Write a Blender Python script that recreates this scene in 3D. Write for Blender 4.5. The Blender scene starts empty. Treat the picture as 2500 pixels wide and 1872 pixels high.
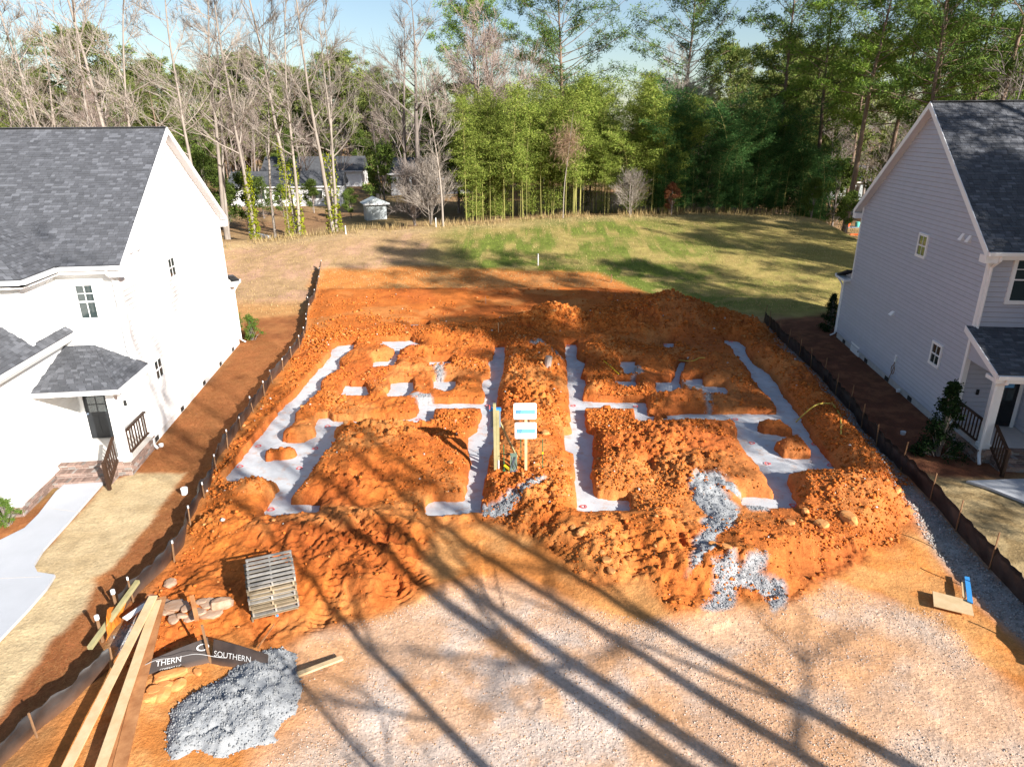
import bpy, bmesh, math, random
import numpy as np
from mathutils import Vector, Matrix

random.seed(7)
SC = bpy.context.scene
COL = SC.collection
rad = math.radians

# ------------------------------------------------------------------ camera
CAM_H, PITCH, ROLL = 11.0, rad(20.5), rad(0.4)
cam_d = bpy.data.cameras.new('camera')
cam_d.sensor_width = 36.0
cam_d.lens = 24.0
cam_d.clip_end = 6000
cam = bpy.data.objects.new('camera', cam_d)
cam.matrix_world = Matrix.Translation((0, 0, CAM_H)) @ Matrix.Rotation(rad(90) - PITCH, 4, 'X') @ Matrix.Rotation(-ROLL, 4, 'Z')
COL.objects.link(cam)
SC.camera = cam

# ------------------------------------------------------------------ sky and sun
SUN_EL = rad(25.6)
SUN_AZ = math.atan2(0.70, -0.714)          # the sun stands behind the camera, to the right
world = bpy.data.worlds.new('World')
SC.world = world
world.use_nodes = True
wn = world.node_tree.nodes
wl = world.node_tree.links
sky = wn.new('ShaderNodeTexSky')
sky.sky_type = 'NISHITA'
sky.sun_disc = False
sky.sun_elevation = SUN_EL
sky.sun_rotation = SUN_AZ
sky.air_density = 1.0
sky.dust_density = 0.7
sky.ozone_density = 1.5
wl.new(sky.outputs[0], wn['Background'].inputs[0])
wn['Background'].inputs[1].default_value = 0.066
sun_d = bpy.data.lights.new('sun', 'SUN')
sun_d.energy = 5.0
sun_d.angle = rad(0.55)
sun_d.color = (1.0, 0.95, 0.88)
sun = bpy.data.objects.new('sun', sun_d)
sdir = Vector((math.sin(SUN_AZ) * math.cos(SUN_EL), math.cos(SUN_AZ) * math.cos(SUN_EL), math.sin(SUN_EL)))
sun.rotation_euler = sdir.to_track_quat('Z', 'Y').to_euler()
sun.location = sdir * 80
COL.objects.link(sun)
SC.render.engine = 'CYCLES'
SC.view_settings.view_transform = 'Standard'
SC.view_settings.look = 'None'
SC.view_settings.exposure = 1.12
SC.view_settings.gamma = 1.0
SC.cycles.max_bounces = 6
SC.cycles.transparent_max_bounces = 8

# ------------------------------------------------------------------ survey helpers: photo points to places on the ground
FPX = 2500 * 24 / 36
def ray(px, py):
    x = (px - 1250) / FPX
    y = -(py - 936) / FPX
    c, s = math.cos(ROLL), math.sin(ROLL)
    x, y = c * x + s * y, -s * x + c * y
    return np.array([x, math.cos(PITCH) + y * math.sin(PITCH), -math.sin(PITCH) + y * math.cos(PITCH)])
def G(px, py, z=0.0):
    d = ray(px, py)
    return np.array([0, 0, CAM_H]) + d * ((z - CAM_H) / d[2])
def atY(px, py, Y):
    d = ray(px, py)
    return np.array([0, 0, CAM_H]) + d * (Y / d[1])
def poly(pts, z=0.0):
    return np.array([G(x, y, z)[:2] for x, y in pts])

# ------------------------------------------------------------------ numpy noise
_rng = np.random.RandomState(11)
_LAT = _rng.rand(16, 256, 256)
def vnoise(x, y, s=0):
    L = _LAT[s % 16]
    xi = np.floor(x).astype(int); yi = np.floor(y).astype(int)
    fx = x - xi; fy = y - yi
    fx = fx * fx * (3 - 2 * fx); fy = fy * fy * (3 - 2 * fy)
    a = L[xi & 255, yi & 255]; b = L[(xi + 1) & 255, yi & 255]
    c = L[xi & 255, (yi + 1) & 255]; d = L[(xi + 1) & 255, (yi + 1) & 255]
    return (a * (1 - fx) + b * fx) * (1 - fy) + (c * (1 - fx) + d * fx) * fy
def fbm(x, y, size, octv=4, s=0, gain=0.5):
    v = 0; a = 1; t = 0
    ca, sa = 0.8, 0.6
    for o in range(octv):
        v = v + a * vnoise(x / size + 17.3 * o, y / size - 9.1 * o, s + o)
        t += a; a *= gain; size *= 0.5
        x, y = ca * x - sa * y, sa * x + ca * y
    return v / t
def sstep(a, b, x):
    t = np.clip((x - a) / (b - a), 0, 1)
    return t * t * (3 - 2 * t)
def sdist(X, Y, P, pad=2.0):
    """signed distance to polygon P (negative inside); far points get +pad"""
    P = np.asarray(P, float)
    out = np.full(X.shape, float(pad))
    m = (X > P[:, 0].min() - pad) & (X < P[:, 0].max() + pad) & (Y > P[:, 1].min() - pad) & (Y < P[:, 1].max() + pad)
    x = X[m]; y = Y[m]
    if x.size == 0: return out
    d2 = np.full(x.shape, 1e9); ins = np.zeros(x.shape, bool)
    n = len(P)
    for i in range(n):
        ax, ay = P[i]; bx, by = P[(i + 1) % n]
        ex, ey = bx - ax, by - ay
        L = ex * ex + ey * ey + 1e-12
        t = np.clip(((x - ax) * ex + (y - ay) * ey) / L, 0, 1)
        d2 = np.minimum(d2, (x - ax - t * ex) ** 2 + (y - ay - t * ey) ** 2)
        if abs(ey) > 1e-12:
            c = ((ay > y) != (by > y)) & (x < ex * (y - ay) / ey + ax)
            ins ^= c
    d = np.sqrt(d2); d[ins] *= -1
    out[m] = np.minimum(d, pad)
    return out

# ------------------------------------------------------------------ object helpers
def tag(o, label=None, cat=None, group=None, kind=None):
    if label: o['label'] = label
    if cat: o['category'] = cat
    if group: o['group'] = group
    if kind: o['kind'] = kind
    return o
def empty(name, loc, label=None, cat=None, group=None):
    o = bpy.data.objects.new(name, None)
    o.location = Vector([float(c) for c in loc])
    o.empty_display_size = 0.2
    COL.objects.link(o)
    return tag(o, label, cat, group)
def link(name, me, mat=None, parent=None):
    o = bpy.data.objects.new(name, me)
    if mat is not None and not me.materials: me.materials.append(mat)
    COL.objects.link(o)
    if parent is not None:
        o.parent = parent
    return o
def np_mesh(name, V, F, smooth=False, col=None):
    V = np.asarray(V, np.float32); F = np.asarray(F, np.int32)
    me = bpy.data.meshes.new(name)
    k = F.shape[1]
    me.vertices.add(len(V)); me.vertices.foreach_set('co', V.ravel())
    me.loops.add(F.size); me.loops.foreach_set('vertex_index', F.ravel())
    me.polygons.add(len(F))
    me.polygons.foreach_set('loop_start', np.arange(0, F.size, k, dtype=np.int32))
    me.polygons.foreach_set('loop_total', np.full(len(F), k, np.int32))
    if smooth: me.polygons.foreach_set('use_smooth', np.ones(len(F), bool))
    if col is not None:
        a = me.color_attributes.new('Col', 'FLOAT_COLOR', 'POINT')
        c = np.ones((len(V), 4), np.float32); c[:, :3] = col
        a.data.foreach_set('color', c.ravel())
    me.update(calc_edges=True)
    return me
class MB:
    """collects boxes, bars and tubes; build() links them as one mesh object"""
    def __init__(s): s.v = []; s.f = []; s.c = []
    def add(s, vs, fs, col=None):
        b = len(s.v); s.v += [tuple(float(q) for q in p) for p in vs]; s.f += [tuple(b + i for i in f) for f in fs]
        s.c += [col] * len(vs)
        return s
    def hexa(s, p, col=None):       # p: 8 points, bottom ring 0-3, top ring 4-7
        return s.add(p, [(0, 3, 2, 1), (4, 5, 6, 7), (0, 1, 5, 4), (1, 2, 6, 5), (2, 3, 7, 6), (3, 0, 4, 7)], col)
    def box(s, x0, x1, y0, y1, z0, z1, W=None, col=None):
        p = [(x0, y0, z0), (x1, y0, z0), (x1, y1, z0), (x0, y1, z0), (x0, y0, z1), (x1, y0, z1), (x1, y1, z1), (x0, y1, z1)]
        if W: p = [W(*q) for q in p]
        return s.hexa(p, col)
    def bar(s, a, b, w, h, up=(0, 0, 1), col=None):
        a = Vector([float(q) for q in a]); b = Vector([float(q) for q in b]); d = (b - a).normalized(); up = Vector(up)
        x = d.cross(up)
        if x.length < 1e-4: x = d.cross(Vector((0, 1, 0)))
        x.normalize(); y = x.cross(d).normalized()
        x *= w / 2; y *= h / 2
        return s.hexa([a - x - y, a + x - y, b + x - y, b - x - y, a - x + y, a + x + y, b + x + y, b - x + y], col)
    def tube(s, pts, r, n=6, cap=True):
        pts = [Vector([float(q) for q in p]) for p in pts]
        m = len(pts); rs = r if hasattr(r, '__len__') else [r] * m
        b = len(s.v)
        ref = Vector((0.31, 0.17, 0.93))
        for i, p in enumerate(pts):
            d = (pts[min(i + 1, m - 1)] - pts[max(i - 1, 0)])
            if d.length < 1e-9: d = Vector((0, 0, 1))
            d.normalize()
            if abs(d.dot(ref)) > 0.95: ref = Vector((0.9, 0.2, 0.1))
            x = d.cross(ref).normalized(); y = d.cross(x)
            for k in range(n):
                a = 2 * math.pi * k / n
                q = p + (x * math.cos(a) + y * math.sin(a)) * rs[i]
                s.v.append((q.x, q.y, q.z)); s.c.append(None)
        for i in range(m - 1):
            for k in range(n):
                k2 = (k + 1) % n
                s.f.append((b + i * n + k, b + i * n + k2, b + (i + 1) * n + k2, b + (i + 1) * n + k))
        if cap and n > 2:
            s.f.append(tuple(b + k for k in range(n))[::-1]); s.f.append(tuple(b + (m - 1) * n + k for k in range(n)))
        return s
    def mesh(s, name, smooth=False, fix=True, off=None):
        me = bpy.data.meshes.new(name)
        v = s.v if off is None else [(p[0] - off[0], p[1] - off[1], p[2] - off[2]) for p in s.v]
        me.from_pydata(v, [], s.f)
        if any(c is not None for c in s.c):
            a = me.color_attributes.new('Col', 'FLOAT_COLOR', 'POINT')
            buf = []
            for c in s.c: buf += list(c or (0.5, 0.5, 0.5)) + [1.0]
            a.data.foreach_set('color', buf)
        if fix:
            bm = bmesh.new(); bm.from_mesh(me); bmesh.ops.recalc_face_normals(bm, faces=bm.faces); bm.to_mesh(me); bm.free()
        if smooth: me.polygons.foreach_set('use_smooth', [True] * len(me.polygons))
        me.update()
        return me
    def build(s, name, mat, parent=None, smooth=False, fix=True, off=None):
        if off is None and parent is not None:
            off = parent.location if parent.parent is None else parent.parent.location
            if parent.parent is not None: off = parent.parent.location
        return link(name, s.mesh(name, smooth, fix, off), mat, parent)

# ------------------------------------------------------------------ materials
def nodes(name):
    m = bpy.data.materials.new(name); m.use_nodes = True
    return m, m.node_tree.nodes, m.node_tree.links, m.node_tree.nodes['Principled BSDF']
def mat(name, c, rough=0.7, var=0.15, scale=6.0, bump=0.0, bscale=30.0, metal=0.0, attr=False, c2=None, stretch=None, objvar=0.0, spec=0.3, detail=6.0):
    m, n, l, b = nodes(name)
    b.inputs['Roughness'].default_value = rough
    b.inputs['Metallic'].default_value = metal
    b.inputs['Specular IOR Level'].default_value = spec
    tc = n.new('ShaderNodeTexCoord')
    vec = tc.outputs['Object']
    if stretch:
        mp = n.new('ShaderNodeMapping'); mp.inputs['Scale'].default_value = stretch
        l.new(vec, mp.inputs[0]); vec = mp.outputs[0]
    nz = n.new('ShaderNodeTexNoise'); nz.inputs['Scale'].default_value = scale; nz.inputs['Detail'].default_value = detail
    nz.inputs['Roughness'].default_value = 0.65
    l.new(vec, nz.inputs['Vector'])
    if c2 is None:
        lo = [max(0, q * (1 - var)) for q in c]; hi = [min(1, q * (1 + var)) for q in c]
    else: lo, hi = c, c2
    rp = n.new('ShaderNodeValToRGB')
    rp.color_ramp.elements[0].position = 0.3; rp.color_ramp.elements[0].color = (*lo, 1)
    rp.color_ramp.elements[1].position = 0.7; rp.color_ramp.elements[1].color = (*hi, 1)
    l.new(nz.outputs['Fac'], rp.inputs[0])
    out = rp.outputs[0]
    if attr:
        at = n.new('ShaderNodeAttribute'); at.attribute_name = 'Col'
        mx = n.new('ShaderNodeMix'); mx.data_type = 'RGBA'; mx.blend_type = 'MULTIPLY'; mx.inputs[0].default_value = 1
        l.new(out, mx.inputs[6]); l.new(at.outputs['Color'], mx.inputs[7]); out = mx.outputs[2]
    if objvar:
        oi = n.new('ShaderNodeObjectInfo')
        hs = n.new('ShaderNodeHueSaturation')
        mr = n.new('ShaderNodeMapRange'); mr.inputs[3].default_value = 1 - objvar; mr.inputs[4].default_value = 1 + objvar
        l.new(oi.outputs['Random'], mr.inputs[0]); l.new(mr.outputs[0], hs.inputs['Value']); l.new(out, hs.inputs['Color']); out = hs.outputs[0]
    l.new(out, b.inputs['Base Color'])
    if bump:
        n2 = n.new('ShaderNodeTexNoise'); n2.inputs['Scale'].default_value = bscale; n2.inputs['Detail'].default_value = 5
        l.new(vec, n2.inputs['Vector'])
        bp = n.new('ShaderNodeBump'); bp.inputs['Strength'].default_value = 0.8; bp.inputs['Distance'].default_value = bump
        l.new(n2.outputs['Fac'], bp.inputs['Height']); l.new(bp.outputs[0], b.inputs['Normal'])
    return m
def leafmat(name, c, c2, trans=0.25, objvar=0.18):
    m = bpy.data.materials.new(name); m.use_nodes = True
    n, l = m.node_tree.nodes, m.node_tree.links
    n.clear()
    out = n.new('ShaderNodeOutputMaterial')
    ge = n.new('ShaderNodeNewGeometry')
    rp = n.new('ShaderNodeValToRGB'); rp.color_ramp.elements[0].color = (*c, 1); rp.color_ramp.elements[1].color = (*c2, 1)
    l.new(ge.outputs['Random Per Island'], rp.inputs[0])
    oi = n.new('ShaderNodeObjectInfo'); hs = n.new('ShaderNodeHueSaturation')
    mr = n.new('ShaderNodeMapRange'); mr.inputs[3].default_value = 1 - objvar; mr.inputs[4].default_value = 1 + objvar
    l.new(oi.outputs['Random'], mr.inputs[0]); l.new(mr.outputs[0], hs.inputs['Value']); l.new(rp.outputs[0], hs.inputs['Color'])
    d = n.new('ShaderNodeBsdfDiffuse'); t = n.new('ShaderNodeBsdfTranslucent'); mx = n.new('ShaderNodeMixShader')
    mx.inputs[0].default_value = trans
    l.new(hs.outputs[0], d.inputs[0]); l.new(hs.outputs[0], t.inputs[0]); l.new(d.outputs[0], mx.inputs[1]); l.new(t.outputs[0], mx.inputs[2])
    l.new(mx.outputs[0], out.inputs[0])
    return m
M = {}
M['white_siding'] = mat('white_siding', (0.80, 0.80, 0.79), 0.55, 0.03, 3)
M['white_trim'] = mat('white_trim', (0.82, 0.82, 0.82), 0.45, 0.02, 3)
M['grey_siding'] = mat('grey_siding', (0.42, 0.44, 0.51), 0.6, 0.04, 3, objvar=0.02)
M['soffit'] = mat('soffit', (0.74, 0.73, 0.72), 0.6, 0.03, 4)
M['shingle'] = mat('shingle', (0.85, 0.85, 0.85), 0.95, 0.25, 60, 0.004, 120, attr=True, spec=0.1)
M['roof_deck'] = mat('roof_deck', (0.05, 0.052, 0.058), 0.95, 0.2, 8)
M['block'] = mat('block', (0.52, 0.51, 0.49), 0.9, 0.12, 5, 0.004, 40)
M['parge'] = mat('parge', (0.70, 0.69, 0.67), 0.9, 0.08, 4, 0.003, 40)
M['brick'] = mat('brick', (0.95, 0.95, 0.95), 0.9, 0.18, 14, 0.003, 60, attr=True)
M['mortar'] = mat('mortar', (0.50, 0.46, 0.42), 0.95, 0.1, 20)
def concrete_mat():
    m = mat('concrete', (0.43, 0.445, 0.47), 0.85, 0.10, 1.1, 0.010, 26, c2=(0.62, 0.635, 0.655), detail=9)
    n, l = m.node_tree.nodes, m.node_tree.links; b = n['Principled BSDF']
    src = b.inputs['Base Color'].links[0].from_socket
    nz = n.new('ShaderNodeTexNoise'); nz.inputs['Scale'].default_value = 2.6; nz.inputs['Detail'].default_value = 9; nz.inputs['Roughness'].default_value = .7
    tc = n.new('ShaderNodeTexCoord'); l.new(tc.outputs['Object'], nz.inputs['Vector'])
    rp = n.new('ShaderNodeValToRGB'); rp.color_ramp.elements[0].position = .52; rp.color_ramp.elements[0].color = (0, 0, 0, 1); rp.color_ramp.elements[1].position = .74; rp.color_ramp.elements[1].color = (.75, .75, .75, 1)
    l.new(nz.outputs['Fac'], rp.inputs[0])
    mx = n.new('ShaderNodeMix'); mx.data_type = 'RGBA'; mx.inputs[7].default_value = (.50, .24, .10, 1)
    l.new(rp.outputs[0], mx.inputs[0]); l.new(src, mx.inputs[6]); l.new(mx.outputs[2], b.inputs['Base Color'])
    return m
M['concrete'] = concrete_mat()
M['walk'] = mat('walk', (0.44, 0.455, 0.485), 0.85, 0.05, 1.2, 0.002, 60)
M['porch_floor'] = mat('porch_floor', (0.58, 0.56, 0.53), 0.85, 0.06, 3)
M['dark_wood'] = mat('dark_wood', (0.045, 0.022, 0.012), 0.6, 0.3, 8, stretch=(1, 1, 0.2))
M['door'] = mat('door', (0.018, 0.020, 0.023), 0.35, 0.15, 4)
def glass():
    m, n, l, b = nodes('window_glass')
    b.inputs['Base Color'].default_value = (0.03, 0.045, 0.045, 1); b.inputs['Roughness'].default_value = 0.04
    b.inputs['Specular IOR Level'].default_value = 0.9; b.inputs['Coat Weight'].default_value = 0.6; b.inputs['Coat Roughness'].default_value = 0.03
    return m
M['glass'] = glass()
M['vent'] = mat('vent', (0.03, 0.028, 0.026), 0.8, 0.2)
M['lumber'] = mat('lumber', (0.52, 0.36, 0.19), 0.75, 0.2, 3, 0.002, 20, c2=(0.66, 0.50, 0.30), stretch=(1, 1, 1))
M['lumber_dirty'] = mat('lumber_dirty', (0.26, 0.10, 0.035), 0.85, 0.2, 2.5, 0.004, 20, c2=(0.50, 0.24, 0.10))
M['lumber_green'] = mat('lumber_green', (0.28, 0.25, 0.12), 0.8, 0.2, 4, 0.002, 20, c2=(0.42, 0.37, 0.19))
M['pallet'] = mat('pallet', (0.19, 0.175, 0.155), 0.85, 0.2, 5, 0.003, 30, c2=(0.36, 0.335, 0.30), objvar=0.22)
M['pallet_tan'] = mat('pallet_tan', (0.20, 0.155, 0.10), 0.85, 0.2, 5, 0.003, 30, c2=(0.33, 0.26, 0.17), objvar=0.25)
M['stake'] = mat('stake', (0.24, 0.135, 0.07), 0.85, 0.2, 8)
M['white_plastic'] = mat('white_plastic', (0.80, 0.80, 0.80), 0.4, 0.03)
M['blue_paint'] = mat('blue_paint', (0.05, 0.28, 0.66), 0.5, 0.12, 10)
M['sign_blue'] = mat('sign_blue', (0.16, 0.42, 0.72), 0.5, 0.12, 8)
M['ink'] = mat('ink', (0.015, 0.03, 0.10), 0.6, 0.1)
M['print_white'] = mat('print_white', (0.50, 0.50, 0.50), 0.6, 0.1, 20)
M['green_metal'] = mat('green_metal', (0.16, 0.21, 0.15), 0.5, 0.15, 4)
M['green_rod'] = mat('green_rod', (0.02, 0.14, 0.06), 0.5, 0.1)
M['grey_metal'] = mat('grey_metal', (0.20, 0.25, 0.33), 0.45, 0.1, 4, metal=0.2)
M['tape'] = mat('tape', (0.80, 0.62, 0.02), 0.5, 0.05)
M['hose'] = mat('hose', (0.62, 0.48, 0.09), 0.5, 0.15, 12)
M['pink_paint'] = mat('pink_paint', (0.80, 0.13, 0.13), 0.7, 0.25, 14)
M['orange_cloth'] = mat('orange_cloth', (0.55, 0.17, 0.02), 0.8, 0.2, 8)
M['black_cable'] = mat('black_cable', (0.02, 0.02, 0.02), 0.6, 0.1)
M['red_plastic'] = mat('red_plastic', (0.60, 0.10, 0.02), 0.5, 0.1)
M['teal_plastic'] = mat('teal_plastic', (0.10, 0.42, 0.36), 0.5, 0.1)
M['rock'] = mat('rock', (0.34, 0.19, 0.11), 0.9, 0.2, 6, 0.01, 14, c2=(0.46, 0.33, 0.24))
M['clod_rock'] = mat('clod_rock', (0.54, 0.20, 0.05), 0.95, 0.2, 5, 0.01, 14, c2=(0.62, 0.32, 0.12))
def fabric():
    m, n, l, b = nodes('silt_fabric')
    tc = n.new('ShaderNodeTexCoord')
    nz = n.new('ShaderNodeTexNoise'); nz.inputs['Scale'].default_value = 1.3; nz.inputs['Detail'].default_value = 7
    l.new(tc.outputs['Object'], nz.inputs['Vector'])
    at = n.new('ShaderNodeAttribute'); at.attribute_name = 'Col'
    mx = n.new('ShaderNodeMix'); mx.data_type = 'RGBA'
    rp = n.new('ShaderNodeValToRGB'); rp.color_ramp.elements[0].color = (0.010, 0.010, 0.012, 1); rp.color_ramp.elements[0].position = .35
    rp.color_ramp.elements[1].color = (0.055, 0.048, 0.046, 1); rp.color_ramp.elements[1].position = .7
    l.new(nz.outputs['Fac'], rp.inputs[0])
    l.new(rp.outputs[0], mx.inputs[6]); mx.inputs[7].default_value = (0.38, 0.17, 0.07, 1)
    mu = n.new('ShaderNodeMath'); mu.operation = 'MULTIPLY'
    l.new(at.outputs['Fac'], mu.inputs[0]); l.new(nz.outputs['Fac'], mu.inputs[1]); l.new(mu.outputs[0], mx.inputs[0])
    l.new(mx.outputs[2], b.inputs['Base Color'])
    b.inputs['Roughness'].default_value = 0.5; b.inputs['Specular IOR Level'].default_value = 0.5
    return m
M['fabric'] = fabric()
M['bark_pale'] = mat('bark_pale', (0.22, 0.185, 0.155), 0.9, 0.3, 3, 0.01, 12, stretch=(1, 1, .35), c2=(0.37, 0.32, 0.275), objvar=0.2)
M['bark_grey'] = mat('bark_grey', (0.17, 0.14, 0.12), 0.9, 0.3, 3, 0.01, 12, stretch=(1, 1, .35), c2=(0.32, 0.27, 0.24), objvar=0.2)
M['bark_pink'] = mat('bark_pink', (0.22, 0.165, 0.14), 0.9, 0.2, 3, c2=(0.33, 0.26, 0.225), objvar=0.1)
M['bark_pine'] = mat('bark_pine', (0.13, 0.085, 0.06), 0.95, 0.3, 4, 0.02, 10, stretch=(1, 1, .35), c2=(0.27, 0.19, 0.14), objvar=0.15)
M['culm'] = mat('culm', (0.20, 0.22, 0.05), 0.5, 0.3, 2, c2=(0.42, 0.36, 0.13), objvar=0.25)
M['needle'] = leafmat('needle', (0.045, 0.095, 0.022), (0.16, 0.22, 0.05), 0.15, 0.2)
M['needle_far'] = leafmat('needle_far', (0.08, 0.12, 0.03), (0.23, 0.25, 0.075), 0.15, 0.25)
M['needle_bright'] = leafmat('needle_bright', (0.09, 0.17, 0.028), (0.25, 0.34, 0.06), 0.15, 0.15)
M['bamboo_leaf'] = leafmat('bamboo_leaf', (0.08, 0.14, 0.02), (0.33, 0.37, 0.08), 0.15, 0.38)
M['bamboo_shade_tone'] = leafmat('bamboo_shade_tone', (0.03, 0.09, 0.03), (0.10, 0.19, 0.055), 0.3, 0.25)  # same bamboo, with the shade on the right part put into the leaf colour
M['leaf'] = leafmat('leaf', (0.05, 0.09, 0.02), (0.17, 0.22, 0.05), 0.3, 0.2)
M['leaf_dark'] = leafmat('leaf_dark', (0.010, 0.026, 0.010), (0.035, 0.06, 0.022), 0.15, 0.15)
M['ivy'] = leafmat('ivy', (0.16, 0.20, 0.015), (0.36, 0.38, 0.03), 0.3, 0.1)
M['boxwood'] = leafmat('boxwood', (0.06, 0.12, 0.02), (0.16, 0.24, 0.05), 0.3, 0.1)
M['dead_leaf'] = leafmat('dead_leaf', (0.28, 0.17, 0.11), (0.44, 0.31, 0.22), 0.2, 0.1)
M['dry_grass'] = leafmat('dry_grass', (0.34, 0.24, 0.10), (0.55, 0.42, 0.22), 0.3, 0.1)
M['brown_leaf'] = leafmat('brown_leaf', (0.20, 0.07, 0.03), (0.33, 0.15, 0.08), 0.3, 0.1)
M['straw_bit'] = leafmat('straw_bit', (0.24, 0.085, 0.03), (0.46, 0.22, 0.09), 0.1, 0.0)
M['far_white'] = mat('far_white', (0.72, 0.72, 0.72), 0.7, 0.06, 2)
M['far_roof'] = mat('far_roof', (0.075, 0.078, 0.085), 0.9, 0.25, 2)
M['shed_metal'] = mat('shed_metal', (0.42, 0.46, 0.47), 0.6, 0.1, 3)
M['tarp'] = mat('tarp', (0.45, 0.45, 0.50), 0.7, 0.12, 3, 0.03, 4)
def ground_mat():
    m, n, l, b = nodes('ground_surface')
    b.inputs['Roughness'].default_value = 0.95; b.inputs['Specular IOR Level'].default_value = 0.12
    at = n.new('ShaderNodeAttribute'); at.attribute_name = 'Col'
    tc = n.new('ShaderNodeTexCoord')
    v = tc.outputs['Object']
    def noise(sc, det, ro=.65):
        q = n.new('ShaderNodeTexNoise'); q.inputs['Scale'].default_value = sc; q.inputs['Detail'].default_value = det; q.inputs['Roughness'].default_value = ro
        l.new(v, q.inputs['Vector']); return q
    n1 = noise(1.1, 8, .7); n2 = noise(14, 5)
    mr = n.new('ShaderNodeMapRange'); mr.inputs[1].default_value = .3; mr.inputs[2].default_value = .7; mr.inputs[3].default_value = .72; mr.inputs[4].default_value = 1.25
    l.new(n1.outputs['Fac'], mr.inputs[0])
    mr2 = n.new('ShaderNodeMapRange'); mr2.inputs[1].default_value = .3; mr2.inputs[2].default_value = .7; mr2.inputs[3].default_value = .78; mr2.inputs[4].default_value = 1.2
    l.new(n2.outputs['Fac'], mr2.inputs[0])
    mu = n.new('ShaderNodeMath'); mu.operation = 'MULTIPLY'; l.new(mr.outputs[0], mu.inputs[0]); l.new(mr2.outputs[0], mu.inputs[1])
    mx = n.new('ShaderNodeVectorMath'); mx.operation = 'SCALE'
    l.new(at.outputs['Color'], mx.inputs[0]); l.new(mu.outputs[0], mx.inputs['Scale'])
    l.new(mx.outputs[0], b.inputs['Base Color'])
    n3 = noise(9, 7, .7)
    bp = n.new('ShaderNodeBump'); bp.inputs['Strength'].default_value = .9; bp.inputs['Distance'].default_value = .05
    l.new(n3.outputs['Fac'], bp.inputs['Height']); l.new(bp.outputs[0], b.inputs['Normal'])
    return m
M['ground'] = ground_mat()
M['soil_bits'] = mat('soil_bits', (0.50, 0.17, 0.045), 0.95, 0.2, 3, attr=True, c2=(1.0, 1.0, 1.0), spec=.1)
M['soil_bits'] = mat('soil_bits', (0.85, 0.85, 0.85), 0.95, 0.2, 9, attr=True, spec=.1)
M['gravel'] = mat('gravel', (0.23, 0.24, 0.25), 0.9, 0.2, 60, 0.012, 60, c2=(0.37, 0.38, 0.39))
# ------------------------------------------------------------------ the lie of the land
_cr = [(-900, 600, 58), (560, 592, 60), (640, 588, 62), (760, 575, 63), (850, 565, 64), (960, 558, 66), (1130, 548, 68), (1300, 535, 70),
       (1500, 524, 71), (1750, 522, 71), (1950, 528, 69), (2050, 542, 66), (2120, 600, 60), (2400, 640, 56), (3300, 640, 56)]
_crp = [atY(*c) for c in _cr]
CX = np.array([p[0] for p in _crp]); CY = np.array([c[2] for c in _cr], float); CZ = np.array([p[2] for p in _crp])
CD = np.array([0.9, .9, .9, .9, .9, .9, .7, .6, .6, .6, .6, .8, 1, 1, 1])
def T(X, Y):
    yc = np.interp(X, CX, CY); zc = np.interp(X, CX, CZ); dr = np.interp(X, CX, CD)
    t = np.clip((Y - 41) / (yc - 41), 0, 1)
    up = zc * (t * t * (3 - 2 * t) * .55 + t * .45)
    dn = dr * sstep(0, 9, Y - yc)
    return up - dn
def GT(px, py):
    z = 0.0
    for _ in range(14):
        p = G(px, py, z); z = 0.5 * z + 0.5 * float(T(p[0], p[1]))
    p = G(px, py, z)
    return np.array([p[0], p[1], float(T(p[0], p[1]))])

# ---- poured footings, traced where the soil leaves them open
F_LEFT = [(826,845),(807,861),(811,869),(785,896),(755,929),(736,953),(712,980),(687,1002),(663,1033),(636,1070),(609,1096),(589,1126),(558,1166),
          (609,1172),(636,1169),(666,1169),(694,1187),(676,1206),(656,1232),(639,1256),(676,1259),(686,1252),(736,1252),(777,1246),(782,1234),
          (704,1232),(706,1212),(726,1186),(742,1163),(762,1136),(795,1103),(809,1083),(815,1073),(805,1063),(815,1038),(872,1036),(948,1035),(1011,1036),
          (1031,1033),(1052,1028),(1058,997),(1062,993),(1174,993),(1178,1005),(1172,1035),(1166,1058),(1148,1068),(1145,1096),(1157,1119),(1151,1153),(1142,1189),(1136,1225),
          (1061,1226),(1048,1229),(1041,1246),(1048,1251),(1120,1248),(1170,1242),(1178,1199),(1185,1161),(1191,1123),(1206,1077),(1210,988),(1215,949),(1222,913),(1227,884),(1229,849),
          (1209,849),(1205,879),(1190,886),(1196,891),(1198,908),(1198,925),(1179,929),(1175,942),(1186,954),(1186,980),(1179,987),(1104,986),(1022,987),(1028,1002),(1019,1019),(1000,1026),
          (948,1027),(872,1029),(815,1029),(800,1021),(779,1023),(769,1046),(780,1056),(774,1065),(742,1079),(702,1081),(666,1078),(682,1060),(702,1040),(719,1023),(716,1006),
          (734,988),(755,972),(774,953),(785,942),(772,937),(788,921),(818,902),(831,893),(821,880),(834,866),(869,842)]
I_LEFT = [(638,1123),(646,1099),(659,1089),(682,1091),(709,1088),(729,1096),(732,1106),(716,1119),(682,1124),(649,1128)]
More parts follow.
